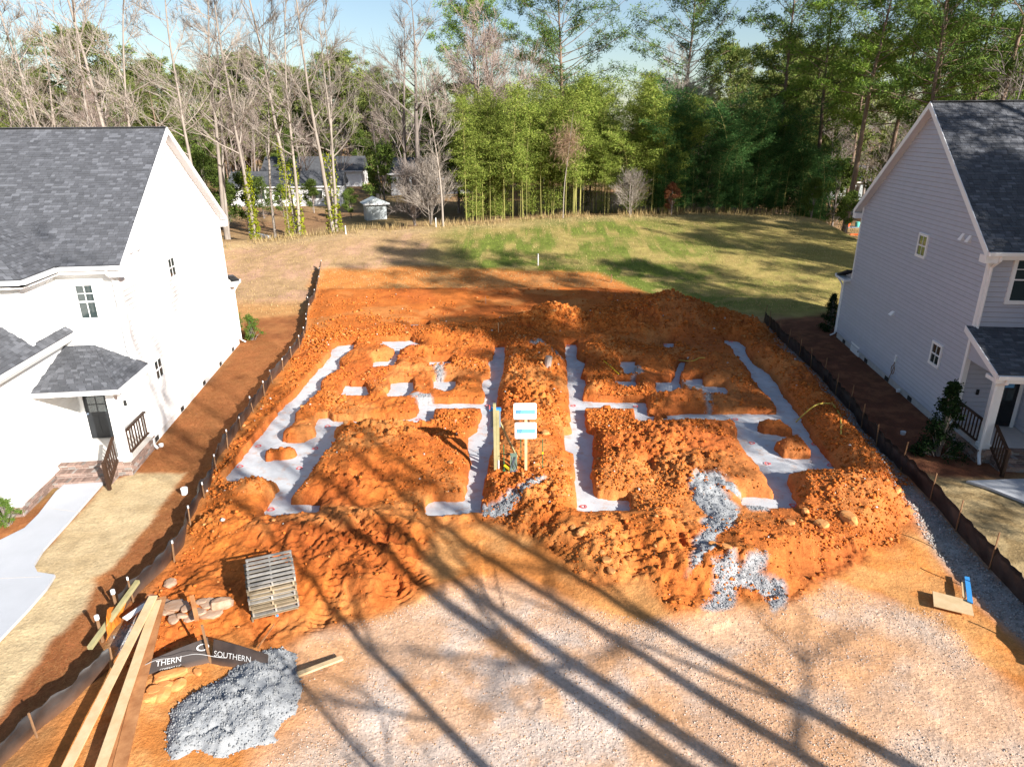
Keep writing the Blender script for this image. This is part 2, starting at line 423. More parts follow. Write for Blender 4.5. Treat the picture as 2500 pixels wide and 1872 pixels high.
F_RIGHT = [(1382,842),(1385,911),(1389,972),(1395,1029),(1397,1059),(1380,1065),(1382,1096),(1398,1105),(1404,1153),(1410,1205),(1408,1220),(1412,1243),(1441,1243),(1474,1238),(1531,1240),(1540,1231),(1531,1224),(1455,1220),
           (1445,1205),(1441,1158),(1445,1115),(1450,1066),(1430,1056),(1425,992),(1551,992),(1555,1025),(1591,1029),(1595,1021),(1678,1021),(1794,1021),(1806,1047),(1800,1062),(1821,1096),(1851,1132),(1875,1165),(1893,1200),(1897,1218),
           (1814,1216),(1817,1227),(1879,1231),(1944,1234),(1915,1169),(1918,1155),(1937,1149),(2045,1153),(2014,1117),(1976,1067),(1951,1017),(1909,963),(1875,914),(1839,887),(1816,857),(1818,848),(1803,836),(1764,831),
           (1788,845),(1797,869),(1830,893),(1845,929),(1893,981),(1903,1012),(1857,1012),(1833,1011),(1788,1013),(1678,1012),(1591,1018),(1579,1017),(1576,984),(1421,980),(1428,929),(1413,923),(1425,887),(1407,878),(1407,842)]
I_R1 = [(1845,1053),(1848,1023),(1908,1027),(1936,1041),(1945,1062),(1942,1067),(1918,1067),(1863,1059)]
I_R2 = [(1884,1083),(1893,1074),(1912,1069),(1963,1071),(1984,1096),(1987,1120),(1954,1123),(1909,1120),(1887,1102)]
PADS = [
 ('pier pad in the left lot nearest the left footing, below a cut bank', [(833,964),(845,944),(894,944),(898,956),(891,961)]),
 ('sharp-edged pier pad in the left lot, middle of the row of three', [(944,967),(957,936),(1011,934),(997,964)]),
 ('round-cornered pier pad in the left lot, closest to the central trench', [(1058,942),(1062,932),(1113,933),(1105,945),(1089,950)]),
 ('pier pad in the left lot with a narrow trench leading back from it', [(912,895),(917,884),(950,884),(960,868),(973,853),(978,856),(966,872),(960,886),(959,893)]),
 ('thin pier pad in the left lot with gravel spilt in front of it', [(1051,890),(1053,884),(1099,884),(1097,890)]),
 ('half-buried strip of footing along the back of the left lot', [(913,835),(1005,832),(1035,846),(995,850),(957,849),(946,839)]),
 ('small pier pad in the right lot next to a bright soil lump', [(1513,884),(1558,883),(1543,893),(1543,908),(1531,908)]),
 ('shaded pier pad in the right lot closest to the central ridge', [(1498,931),(1551,931),(1554,943),(1501,941)]),
 ('pier pad in the right lot half in sunlight with a narrow trench behind', [(1602,935),(1640,935),(1655,905),(1664,884),(1670,886),(1660,910),(1652,936),(1658,937),(1664,960),(1631,958),(1607,955)]),
 ('gravel-dusted pier pad in the right lot between two others', [(1670,928),(1712,926),(1715,938),(1690,940)]),
 ('shaded pier pad in the right lot nearest the right footing', [(1715,945),(1770,945),(1773,957),(1727,955)]),
 ('thin strip of footing with a pink mark at the back of the right lot', [(1604,839),(1646,838),(1644,844),(1622,844)]),
 ('pale strip of footing showing behind the rear soil heaps', [(1000,793),(1046,794),(1044,798),(1002,799)]),
 ('grey strip of footing in the dip behind the central soil heap', [(1203,789),(1285,783),(1288,789),(1240,794),(1206,795)]),
]
SOIL = [(785,690),(1000,705),(1450,712),(1600,735),(1800,770),(1870,800),(2010,940),(2130,1090),(2220,1190),(2235,1280),(2200,1330),(2080,1380),(1950,1470),(1800,1480),(1650,1500),(1560,1425),(1450,1440),(1380,1390),(1290,1330),
        (1180,1280),(1090,1290),(1050,1330),(1050,1420),(950,1490),(840,1530),(800,1545),(640,1575),(560,1565),(440,1590),(330,1680),(300,1640),(350,1500),(440,1370),(478,1250),(515,1170),(540,1120),(640,985),(735,850),(750,770)]
SOIL_W = poly(SOIL)
GRAVEL_AREA = [(740,1590),(800,1545),(940,1510),(1010,1480),(1090,1440),(1200,1425),(1300,1450),(1400,1480),(1500,1500),(1650,1520),(1900,1490),(2030,1430),(2300,1500),(2420,1640),(2600,1850),(2600,2100),(560,2100),(640,1860),(740,1760)]
def tubeset(Pz):
    return [np.array([G(x, y, z)[:2] for x, y in Pz]) for z in (0.0, 0.1, 0.2, 0.3)]
FT = [tubeset(F_LEFT), tubeset(F_RIGHT)] + [tubeset(p) for _, p in PADS]
ISL = [tubeset(p) for p in (I_LEFT, I_R1, I_R2)]
def sd_open(X, Y, ts):
    d = None
    for P in ts:
        q = sdist(X, Y, P, 1.5); d = q if d is None else np.minimum(d, q)
    return d
def sd_isl(X, Y, ts):
    d = None
    for P in (ts[0], ts[-1]):
        q = sdist(X, Y, P, 1.5); d = q if d is None else np.maximum(d, q)
    return d

# ---- mounds: (x, y, radius x, radius y, height, rotation)
def mnd(px, py, rx, ry, h, rot=0.0): 
    g = G(px, py); return (g[0], g[1], rx, ry, h, rot)
MOUNDS = [
 mnd(1300, 900, 1.5, 4.2, .62), mnd(1300, 1010, 1.5, 3.4, .55), mnd(1290, 1130, 1.4, 2.2, .45), mnd(1310, 1240, 1.5, 1.4, .45),
 mnd(1250, 815, 2.4, 1.2, .75), mnd(1340, 800, 2.1, 1.6, 1.2), mnd(1130, 830, 2.8, 1.2, .45), mnd(1060, 815, 2.2, 1.0, .35),
 mnd(1500, 800, 3.0, 1.6, .75), mnd(1620, 800, 3.0, 2.2, 2.0), mnd(1720, 805, 2.6, 1.6, .9), mnd(1830, 815, 1.8, 1.3, .75), mnd(1540, 770, 3, 1.2, .5),
 mnd(1890, 880, .9, 1.8, .55, .25), mnd(1940, 930, 1.0, 2.0, .65, .3), mnd(1990, 990, 1.0, 2.0, .7, .3), mnd(2060, 1070, 1.1, 1.9, .75, .3), mnd(2120, 1140, 1.1, 1.6, .7), 
 mnd(2110, 1230, 1.7, 1.3, .75), mnd(2010, 1220, 1.5, 1.0, .45), mnd(2040, 1340, 1.5, .9, .3), mnd(1900, 1340, 2.0, 1.0, .35),
 mnd(890, 1120, 2.2, 2.3, .70, .3), mnd(1000, 1140, 1.9, 2.2, .48), mnd(850, 1200, 1.4, 1.4, .35), mnd(1010, 1060, 1.4, .8, .35),
 mnd(1560, 1130, 2.3, 2.4, .45), mnd(1700, 1180, 2.0, 1.8, .42), mnd(1620, 1080, 2.0, 1.4, .35),
 mnd(620, 1215, 1.3, .8, .4), mnd(540, 1290, 1.2, 1.1, .35), mnd(640, 1310, 2.2, .8, .35), mnd(850, 1330, 1.6, 1.4, .45, .5), mnd(980, 1350, 1.3, 1.2, .45), mnd(930, 1440, 1.6, .9, .3), mnd(720, 1400, 1.2, 1.0, .18),
 mnd(1330, 1310, 1.3, 1.0, .55), mnd(1480, 1330, 1.2, 1.1, .4), mnd(1620, 1320, 1.1, 1.2, .5), mnd(1560, 1400, 1.3, .8, .35), mnd(1760, 1400, 1.6, .8, .4), mnd(1240, 1250, .8, .6, .3),
 mnd(960, 905, 2.2, .9, .22), mnd(1110, 905, 1.6, .8, .2), mnd(900, 975, 2.0, .7, .25), mnd(1000, 870, 2.2, .8, .28), mnd(800, 980, 1.5, .9, .2), mnd(760, 1060, 1.2, .7, .2),
 mnd(1460, 870, 1.2, 1.0, .45), mnd(1500, 955, 2.2, .6, .35), mnd(1660, 985, 2.0, .6, .3), mnd(1780, 930, 1.6, 1.2, .3), mnd(1630, 900, 1.2, .7, .35), mnd(1740, 895, 2.0, .9, .38),
 mnd(1890, 1045, .6, .5, .35), mnd(1935, 1100, .7, .5, .4), mnd(1990, 1175, 1.0, .6, .4), mnd(1800, 860, 1.2, .8, .25), mnd(690, 1105, .6, .3, .15),
]
GPILE = [(x / 2.765, 1350 + y / 2.765) for x, y in [(1780,625),(1900,625),(1990,660),(2015,720),(2020,800),(2030,900),(2020,1000),(1990,1050),(1900,1100),(1850,1240),(1700,1270),(1600,1310),(1450,1350),(1300,1300),(1180,1380),(1120,1300),(1130,1190),(1140,1030),(1230,970),(1260,920),(1400,850),(1500,800),(1620,720)]]
SPILLS = [
 [(1683,1187),(1705,1175),(1752,1175),(1785,1187),(1810,1205),(1803,1211),(1774,1198),(1748,1186),(1767,1205),(1803,1242),(1795,1278),(1777,1299),(1748,1307),(1745,1347),(1709,1375),(1683,1408),(1691,1375),(1698,1336),(1719,1300),(1727,1252),(1694,1227)],
 [(1715,1470),(1745,1440),(1740,1390),(1790,1370),(1800,1400),(1850,1370),(1875,1375),(1860,1400),(1910,1410),(1920,1450),(1890,1470),(1860,1430),(1800,1420),(1790,1460),(1740,1475)],
 [(1170,1235),(1230,1225),(1270,1205),(1290,1185),(1330,1184),(1300,1205),(1270,1230),(1245,1245),(1180,1246)],
 [(1825,1234),(1870,1232),(1873,1246),(1835,1247)],
 [(1000,962),(1050,960),(1060,978),(1030,982)], [(1062,895),(1080,893),(1085,925),(1100,930),(1065,932)], [(1290,852),(1320,848),(1370,880),(1360,886),(1325,862)],
 [(1550,885),(1570,905),(1545,915),(1535,900)], [(1660,925),(1715,930),(1720,945),(1690,950)], [(1720,960),(1735,965),(1740,1000),(1728,1000)],
 [(280,1530),(330,1480),(360,1440),(370,1450),(345,1500),(310,1560),(285,1575)],
]
TRACKS = [[(1300,1720),(1250,1570),(1200,1430),(1185,1330)],[(2360,1900),(2080,1660),(1880,1520)],[(2180,1900),(1960,1690),(1760,1540)],[(1750,1900),(1600,1700),(1450,1540),(1330,1420)]]
def lot_height(X, Y):
    """relief of the dug lot, plus the masks the colours need"""
    Z = T(X, Y)
    soil = sdist(X, Y, SOIL_W, 3.0)
    wob = (fbm(X, Y, 1.1, 3, 3) - .5)
    insoil = sstep(.35, -.35, soil + wob * .9)
    m = np.zeros_like(X)
    for (x, y, rx, ry, h, r) in MOUNDS:
        c, s = math.cos(r), math.sin(r)
        u = ((X - x) * c + (Y - y) * s) / rx; v = (-(X - x) * s + (Y - y) * c) / ry
        q = u * u + v * v
        m = np.maximum(m, h * np.exp(-q ** 1.25 * .9)) + .18 * np.minimum(m, h * np.exp(-q ** 1.25 * .9))
    d = None
    for t in FT:
        q = sd_open(X, Y, t); d = q if d is None else np.minimum(d, q)
    for t in ISL:
        d = np.maximum(d, -sd_isl(X, Y, t))
    rag = (fbm(X, Y, .45, 4, 5, .6) - .5) * .22 + (fbm(X, Y, 1.6, 2, 7) - .5) * .12
    e = d + rag
    # roughness of turned soil
    ro = fbm(X, Y, .9, 5, 1, .62); ri = 1 - np.abs(2 * fbm(X, Y, .5, 4, 8, .6) - 1)
    cl = np.abs(2 * vnoise(X / .17, Y / .17, 4) - 1) * .5 + np.abs(2 * vnoise(X / .09, Y / .09, 6) - 1) * .3
    amp = .35 + .65 * sstep(.1, .6, m) 
    amp = amp * (0.45 + 0.9 * sstep(.38, .62, fbm(X, Y, 3.0, 3, 12)))
    relief = (ro - .5) * .62 + (ri - .6) * .26 + (cl - .3) * .17 + (1 - np.abs(2 * vnoise(X / .27, Y / .27, 9) - 1) - .5) * .07
    back = sstep(38.5, 41, Y) * sstep(.25, .1, m)
    relief = relief * (1 - .75 * back)
    # tracked-machine ruts at the front
    rut = np.zeros_like(X)
    for (ax, ay, bx, by) in [(690,1330,640,1520),(800,1290,1000,1480),(850,1280,1050,1440),(1480,1270,1560,1420),(1640,1270,1700,1420),(760,1560,900,1300),(1300,1300,1400,1380)]:
        a = G(ax, ay); b = G(bx, by); ex, ey = b[0] - a[0], b[1] - a[1]; L = math.hypot(ex, ey)
        t = ((X - a[0]) * ex + (Y - a[1]) * ey) / L / L; dd = np.abs((X - a[0]) * ey - (Y - a[1]) * ex) / L
        w = sstep(.26, .18, dd) * sstep(-.02, .05, t) * sstep(1.02, .95, t)
        rut -= w * (.07 + .035 * np.sin(t * L * 2 * math.pi / .16))
    m = m * .74
    base = (.27 + (fbm(X, Y, 2.2, 2, 9) - .5) * .12) * (.25 + .75 * sstep(.1, 1.7, -soil))
    m = m * (.4 + .6 * sstep(.0, 1.2, -soil))
    zs = base + m * 1.0 + relief * amp + rut
    wall = sstep(-.02, .07, e)
    near = sstep(0, .45, e)
    zl = -.22 + wall * (.22 + .27 + (zs - .27) * near)
    front = sdist(X, Y, poly([(x, y) for x, y in GRAVEL_AREA]), 3.0)
    flat = .10 * sstep(1.2, 0, soil) + (fbm(X, Y, 1.2, 4, 2) - .5) * .10 * sstep(24, 16, Y) 
    trk = np.zeros_like(X)
    for pl in TRACKS:
        Q = [G(*q)[:2] for q in pl]
        for (a, b) in zip(Q[:-1], Q[1:]):
            ex, ey = b - a; L = math.hypot(ex, ey); t = np.clip(((X - a[0]) * ex + (Y - a[1]) * ey) / L / L, 0, 1)
            dd = np.hypot(X - a[0] - t * ex, Y - a[1] - t * ey)
            trk = np.minimum(trk, -.05 * sstep(.2, .1, dd) + .025 * np.exp(-((dd - .24) / .07) ** 2) - .006 * sstep(.2, .1, dd) * np.sin((t * L) * 2 * math.pi / .13))
    flat = flat + trk * .9 * sstep(.42, .6, fbm(X, Y, 1.6, 3, 6))
    Zs = Z + (1 - insoil) * flat + insoil * np.where(e > 1.2, zs, zl)
    return Zs, insoil, e, m, soil, relief * amp

# ---- non-uniform grid: fine over the lot, coarse to the horizon
def axis(fine, lo, hi, far, g):
    a = list(fine); st = fine[-1] - fine[-2]; x = fine[-1]
    while x < far: st *= g; x += st; a.append(min(x, far))
    st = fine[1] - fine[0]; x = fine[0]; b = []
    while x > lo: st *= g; x -= st; b.append(max(x, lo))
    return np.array(b[::-1] + a)
ys = [7.0]
while ys[-1] < 48: ys.append(ys[-1] + .0032 * ys[-1] + .006)
YS = axis(ys, -900, 0, 2600, 1.13)
XS = axis(list(np.arange(-17.6, 16.0, .047)), -2200, 0, 2200, 1.13)
GX, GY = np.meshgrid(XS, YS, indexing='ij')
inlot = (GX > -17) & (GX < 17) & (GY > 6) & (GY < 50)
GZ = T(GX, GY)
i0, i1 = np.searchsorted(XS, -15.5), np.searchsorted(XS, 15.5)
j0, j1 = 0, len(YS)
j0 = np.searchsorted(YS, 7.0); j1 = np.searchsorted(YS, 48.0)
sx, sy = GX[i0:i1, j0:j1], GY[i0:i1, j0:j1]
zz, insoil_, e_, m_, soil_, rel_ = lot_height(sx, sy)
fade = sstep(15.5, 14.6, np.abs(sx)) * sstep(47.8, 46.5, sy) * sstep(7.0, 7.6, sy)
GZ[i0:i1, j0:j1] = T(sx, sy) + (zz - T(sx, sy)) * fade
INS = np.zeros_like(GX); INS[i0:i1, j0:j1] = insoil_ * fade
MND = np.zeros_like(GX); MND[i0:i1, j0:j1] = m_
REL = np.zeros_like(GX); REL[i0:i1, j0:j1] = rel_
EE = np.full_like(GX, 2.0); EE[i0:i1, j0:j1] = e_
def gz(x, y):
    x = np.asarray(x, float); y = np.asarray(y, float)
    i = np.clip(np.searchsorted(XS, x) - 1, 0, len(XS) - 2); j = np.clip(np.searchsorted(YS, y) - 1, 0, len(YS) - 2)
    fx = np.clip((x - XS[i]) / (XS[i + 1] - XS[i]), 0, 1); fy = np.clip((y - YS[j]) / (YS[j + 1] - YS[j]), 0, 1)
    return (GZ[i, j] * (1 - fx) + GZ[i + 1, j] * fx) * (1 - fy) + (GZ[i, j + 1] * (1 - fx) + GZ[i + 1, j + 1] * fx) * fy
def GG(px, py, dz=0.0):
    z = 0.0
    for _ in range(10):
        p = G(px, py, z); z = 0.5 * z + 0.5 * float(gz(p[0], p[1]))
    p = G(px, py, z)
    return np.array([p[0], p[1], float(gz(p[0], p[1])) + dz])

# ---- colours of the surfaces
C = np.empty(GX.shape + (3,))
def paint(w, c):
    global C
    C = C * (1 - w[..., None]) + np.asarray(c, float) * w[..., None]
nA = fbm(GX, GY, 6, 4, 0); nB = fbm(GX, GY, 1.5, 5, 2, .6); nC = fbm(GX, GY, 15, 3, 4); nD = fbm(GX, GY, .5, 4, 6, .6)
C[:] = (.30, .17, .085)
paint(sstep(.45, .65, nA), (.38, .25, .12)); paint(sstep(.55, .7, nC) * .5, (.20, .17, .06))
YCG = np.interp(GX, CX, CY)
# lawn
lawn = sstep(40, 43, GY + (nB - .5) * 3) * sstep(1.5, -1, GY - YCG + (nB - .5) * 2)
paint(lawn, (.38, .28, .10))
gr = sstep(.36, .62, nA * .6 + nB * .4 + .15 * sstep(-14, 4, GX) - .10 * sstep(16, 30, GX)) * sstep(-14, -2, GX + (nA - .5) * 12)
paint(lawn * gr * .95, (.130, .170, .028))
paint(lawn * sstep(.5, .68, nD) * gr * .5, (.20, .22, .05))
paint(lawn * sstep(.48, .64, nB) * .75, (.42, .31, .11))
paint(lawn * sstep(10, 24, GX + (nA - .5) * 14) * .6, (.38, .29, .10))
dry = lawn * sstep(-5, -11, GX + (nA - .5) * 8)
paint(dry, (.44, .28, .15)); paint(dry * sstep(.45, .65, nB), (.50, .30, .19)); paint(dry * sstep(.55, .7, nD) * .5, (.34, .22, .10))
paint(lawn * sstep(2.5, .5, np.abs(GY - YCG + 1.5)) * .6, (.46, .34, .17))
# left house side yard: pine straw, tan straw, bare
sideL = sstep(1.0, -1.0, GX + 9.0) * sstep(44, 42, GY) * sstep(-30, -20, GX)
straw = sstep(.6, -.6, sdist(GX, GY, poly([(373,1093),(575,850),(600,780),(745,770),(735,850),(640,980),(530,1130),(478,1250),(440,1360),(300,1540),(160,1720),(-100,1950),(-600,1950),(-600,1300),(-60,1300)]), 3) + (nB - .5) * 1.2)
paint(sstep(1, -1, GX + 8) * sstep(30, 36, GY) * sstep(46, 43, GY), (.50, .26, .10))
paint(straw, (.36, .135, .048)); paint(straw * sstep(.42, .62, nD) * .6, (.40, .17, .06)); paint(straw * sstep(.5, .7, nB) * .5, (.24, .08, .03))
tan = sstep(.15, -.15, sdist(GX, GY, poly([(262,1179),(320,1155),(454,1155),(413,1210),(310,1350),(231,1415),(203,1495),(123,1567),(0,1748),(-200,1950),(-600,1950),(-300,1500),(60,1390),(107,1340),(231,1210)]), 3) + (nD - .5) * .3 + (nB - .5) * .2)
paint(tan, (.56, .42, .24)); paint(tan * sstep(.45, .65, nD) * .35, (.40, .28, .14)); paint(tan * sstep(.55, .7, nB) * .3, (.60, .47, .28))
# right house side yard
mulch = sstep(.4, -.4, sdist(GX, GY, poly([(1866,788),(2050,760),(2330,1070),(2420,1100),(2500,1150),(2350,1190),(2220,1170),(2137,1075),(1985,906)]), 3) + (nB - .5) * .8)
paint(mulch, (.17, .065, .035)); paint(mulch * sstep(.5, .65, nD), (.24, .10, .05))
rs = sstep(.3, -.3, sdist(GX, GY, poly([(2180,1140),(2300,1165),(2420,1170),(2700,1250),(2900,1700),(2560,1560),(2436,1406),(2270,1221)]), 3) + (nB - .5) * .6)
paint(rs, (.42, .31, .16)); paint(rs * sstep(.45, .65, nD), (.30, .21, .10))
# the dug lot
lotbare = np.maximum(INS, sstep(.5, -.5, sdist(GX, GY, poly([(770,690),(1000,680),(1450,690),(1600,735),(1870,800),(2010,940),(2270,1221),(2500,1478),(2700,1700),(2800,2200),(-500,2300),(60,1872),(268,1639),(440,1360),(478,1250),(640,980),(745,800)]), 3) + (nB - .5) * .8))
lotbare = lotbare * sstep(6.2, 6.6, GY + 100)
paint(lotbare, (.57, .215, .056))
paint(lotbare * sstep(.48, .66, nB) * .8, (.60, .30, .11)); paint(lotbare * sstep(.52, .66, nA) * .5, (.48, .175, .048))
paint(INS * .9, (.54, .150, .028))
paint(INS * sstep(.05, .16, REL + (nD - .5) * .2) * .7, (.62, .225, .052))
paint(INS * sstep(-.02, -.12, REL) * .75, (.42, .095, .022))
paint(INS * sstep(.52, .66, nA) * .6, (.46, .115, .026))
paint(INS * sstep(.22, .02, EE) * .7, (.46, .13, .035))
wet = sstep(.50, .66, fbm(GX, GY, 3.2, 4, 13)); paint(INS * wet * .42, (.38, .085, .022))
dryp = sstep(.54, .68, fbm(GX + 40, GY, 2.2, 4, 15)); paint(INS * dryp * .5, (.62, .27, .085))
rr = sstep(2, 9, GX - (GY - 20) * .1); paint(INS * rr * .35, (.42, .13, .045))  # shade toward the right side painted in as darker maroon soil
# gravel yard at the front: pale stone pressed into orange clay
gv = sstep(.5, -.6, sdist(GX, GY, poly(GRAVEL_AREA), 3) + (nB - .5) * 1.6) * (1 - INS)
paint(gv * .85, (.63, .42, .28)); pale = gv * sstep(.40, .62, nB * .6 + nA * .4)
paint(pale * .8, (.62, .49, .40)); paint(gv * sstep(.46, .6, fbm(GX * .8 + GY * .7, GY * .8 - GX * .7, 2.4, 4, 14)) * .65, (.60, .30, .13))
gp2 = sstep(3.2, 1.0, np.hypot((GX - 0.2) / 1.6, (GY - 10.6))) * gv; paint(gp2 * sstep(.35, .55, nB) * .7, (.62, .53, .47))
# grey gravel strip beside the right fence
gs = sstep(.35, -.35, sdist(GX, GY, poly([(1868,795),(1900,825),(1985,912),(2069,1008),(2137,1080),(2200,1162),(2270,1230),(2357,1328),(2436,1415),(2520,1500),(2600,1600),(2540,1600),(2420,1500),(2330,1400),(2250,1310),(2190,1220),(2130,1130),(1990,950),(1890,840)]), 3) + (nB - .5) * .5)
gs = gs * (1 - INS)
paint(gs * .9, (.37, .35, .33)); paint(gs * sstep(.5, .65, nD) * .6, (.46, .44, .42))
for k, sp in enumerate(SPILLS):
    w = sstep(.12, -.12, sdist(GX, GY, poly(sp, .3), 1.5) + (nD - .5) * .45); paint(w * .95, (.38, .39, .40))
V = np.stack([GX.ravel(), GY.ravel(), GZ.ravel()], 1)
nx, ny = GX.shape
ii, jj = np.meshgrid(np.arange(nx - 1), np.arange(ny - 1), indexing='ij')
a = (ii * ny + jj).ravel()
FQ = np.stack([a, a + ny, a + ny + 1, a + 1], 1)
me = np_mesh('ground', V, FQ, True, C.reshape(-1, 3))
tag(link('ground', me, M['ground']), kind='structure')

# ------------------------------------------------------------------ concrete footings and pads
def footing(name, ts, label, group=None, isl=(), marks=()):
    P = np.concatenate(ts); lo = P.min(0) - .4; hi = P.max(0) + .4
    st = .09 if (hi - lo).max() > 4 else .05
    xs = np.arange(lo[0], hi[0], st); ysx = np.arange(lo[1], hi[1], st)
    X, Y = np.meshgrid(xs, ysx, indexing='ij')
    d = sd_open(X, Y, ts)
    keep = d < .26
    Z = (fbm(X, Y, .8, 3, 13) - .5) * .03
    cx, cy = P.mean(0)
    idx = -np.ones(X.shape, int); cell = keep[:-1, :-1] & keep[1:, :-1] & keep[1:, 1:] & keep[:-1, 1:]
    used = np.zeros(X.shape, bool); used[:-1, :-1] |= cell; used[1:, :-1] |= cell; used[1:, 1:] |= cell; used[:-1, 1:] |= cell
    idx[used] = np.arange(used.sum()); n = used.sum()
    V = np.stack([X[used] - cx, Y[used] - cy, Z[used]], 1)
    ci, cj = np.nonzero(cell)
    top = np.stack([idx[ci, cj], idx[ci + 1, cj], idx[ci + 1, cj + 1], idx[ci, cj + 1]], 1)
    V2 = V.copy(); V2[:, 2] = -.21
    F = np.concatenate([top, top[:, ::-1] + n])
    side = []
    for (di, dj, p, q) in ((-1, 0, (0, 0), (0, 1)), (1, 0, (1, 1), (1, 0)), (0, -1, (1, 0), (0, 0)), (0, 1, (0, 1), (1, 1))):
        pi, pj = ci + di, cj + dj
        ok = (pi >= 0) & (pj >= 0) & (pi < cell.shape[0]) & (pj < cell.shape[1])
        nb = np.zeros(len(ci), bool); nb[ok] = cell[pi[ok], pj[ok]]
        k = ~nb
        A = idx[ci[k] + p[0], cj[k] + p[1]]; B = idx[ci[k] + q[0], cj[k] + q[1]]
        side.append(np.stack([A, B, B + n, A + n], 1))
    F = np.concatenate([F] + side)
    root = link(name, np_mesh(name, np.concatenate([V, V2]), F), M['concrete'])
    root.location = (cx, cy, 0.0)
    tag(root, label, 'footing', group)
    for (mx, my) in marks:
        p = G(mx, my, .02); b = MB(); n = 18
        vs = []
        r1, r2 = .11, .065
        for k in range(n):
            a = 2 * math.pi * k / n; w = 1 + .12 * math.sin(3 * a + mx)
            vs += [(p[0] + r1 * w * math.cos(a), p[1] + r1 * w * math.sin(a), .022), (p[0] + r2 * w * math.cos(a), p[1] + r2 * w * math.sin(a), .022)]
        b.add(vs, [(2 * k, 2 * ((k + 1) % n), 2 * ((k + 1) % n) + 1, 2 * k + 1) for k in range(n)])
        b.build('paint_ring', M['pink_paint'], root, fix=False)
    return root
footing('concrete_footing', FT[0], 'long poured concrete footing outlining the left half of the dug lot', 'poured footings', (0,),
        [(631,1088),(770,1094),(586,1138),(731,1142),(662,1243),(1008,841),(1022,1024),(1190,990),(800,1040)])
footing('concrete_footing', FT[1], 'long poured concrete footing outlining the right half of the dug lot', 'poured footings', (1, 2),
        [(1387,843),(1400,990),(1552,992),(1796,1023),(1836,1081),(1874,1131),(1988,1084),(2027,1135),(1936,1233),(1425,1236),(1784,834)])
for k, (lab, p) in enumerate(PADS):
    footing('concrete_pad' if 'pier' in lab else 'concrete_footing', FT[2 + k], lab, 'concrete pads in the dug lot', marks=[(1624, 841)] if 'pink' in lab else ())
# ------------------------------------------------------------------ houses
class Frame:
    """u runs back along the side wall, v away from the lot, z up"""
    def __init__(s, A, B, side):
        s.o = G(*A)[:2]; d = G(*B)[:2] - s.o; s.u = d / np.hypot(*d); s.v = np.array([-s.u[1], s.u[0]]) * side
    def W(s, u, v, z):
        p = s.o + s.u * u + s.v * v
        return (float(p[0]), float(p[1]), float(z))
LF = Frame((373.5, 1093), (581.7, 845), 1)
RF = Frame((2316, 1066), (2043, 825), -1)

def clap(root, wall, fr, axis, rows, off, mat_, pitch):
    """one lapped board per row: rows = [(z, a0, a1)], along u (axis 0, wall at v=off) or along v (axis 1, wall at u=off)"""
    for (z, a0, a1, b0, b1) in rows:
        z1 = z + pitch + .012; L = []
        for zz, t in ((z, 0), (z, .008), (z + .036, .038), (z1, .004), (z1, 0)):
            k = (zz - z) / (z1 - z); L.append((zz, t, a0 + (b0 - a0) * k, a1 + (b1 - a1) * k))
        p = [(c[2], off - c[1], c[0]) for c in L] + [(c[3], off - c[1], c[0]) for c in L]
        if axis == 1: p = [(q[1], q[0], q[2]) for q in p]
        MB().add([fr.W(*q) for q in p], [(0, 1, 2, 3, 4), (9, 8, 7, 6, 5)] + [(i, (i + 1) % 5, 5 + (i + 1) % 5, 5 + i) for i in range(5)]).build('clapboard', mat_, wall)

def shingles(name, fr, root, P0, P1, P2, P3, seed, tabw=.24, expo=.135):
    """tabs over a roof plane: P0-P1 eave, P3-P2 ridge (points in u,v,z)"""
    rnd = random.Random(seed)
    P = [Vector(fr.W(*p)) for p in (P0, P1, P2, P3)]
    up = ((P[3] + P[2]) - (P[0] + P[1])) / 2
    n = (P[1] - P[0]).cross(up).normalized()
    if n.z < 0: n = -n
    rows = max(2, int(up.length / expo))
    b = MB()
    for r in range(rows):
        f0, f1 = r / rows, min(1, (r + 1.15) / rows)
        A0, A1 = P[0].lerp(P[3], f0), P[1].lerp(P[2], f0); B0, B1 = P[0].lerp(P[3], f1), P[1].lerp(P[2], f1)
        L = (A1 - A0).length
        if L < .05: continue
        x = -rnd.random() * tabw
        while x < L:
            w = tabw * rnd.uniform(.5, 1.25)
            s0, s1 = max(0, x) / L, min(L, x + w - .012) / L
            x += w
            if s1 - s0 < .004: continue
            th = .020 if rnd.random() < .5 else .011
            g = rnd.choice((.105, .112, .119, .128, .137, .172)) * rnd.uniform(.9, 1.1)
            c = (g, g * 1.04, g * 1.16)
            a0, a1 = A0.lerp(A1, s0), A0.lerp(A1, s1); b0, b1 = B0.lerp(B1, s0), B0.lerp(B1, s1)
            b.hexa([a0, a1, b1, b0, a0 + n * th, a1 + n * th, b1 + n * .004, b0 + n * .004], c)
    o = b.build(name, M['shingle'], root, fix=False)
    tag(o, kind='stuff')
    return o
def slab(fr, P0, P1, P2, P3, th):
    A = [Vector(fr.W(*p)) for p in (P0, P1, P2, P3)]
    n = (A[1] - A[0]).cross(A[3] - A[0]).normalized()
    if n.z < 0: n = -n
    return MB().hexa([p - n * th for p in A] + [p - n * .002 for p in A])

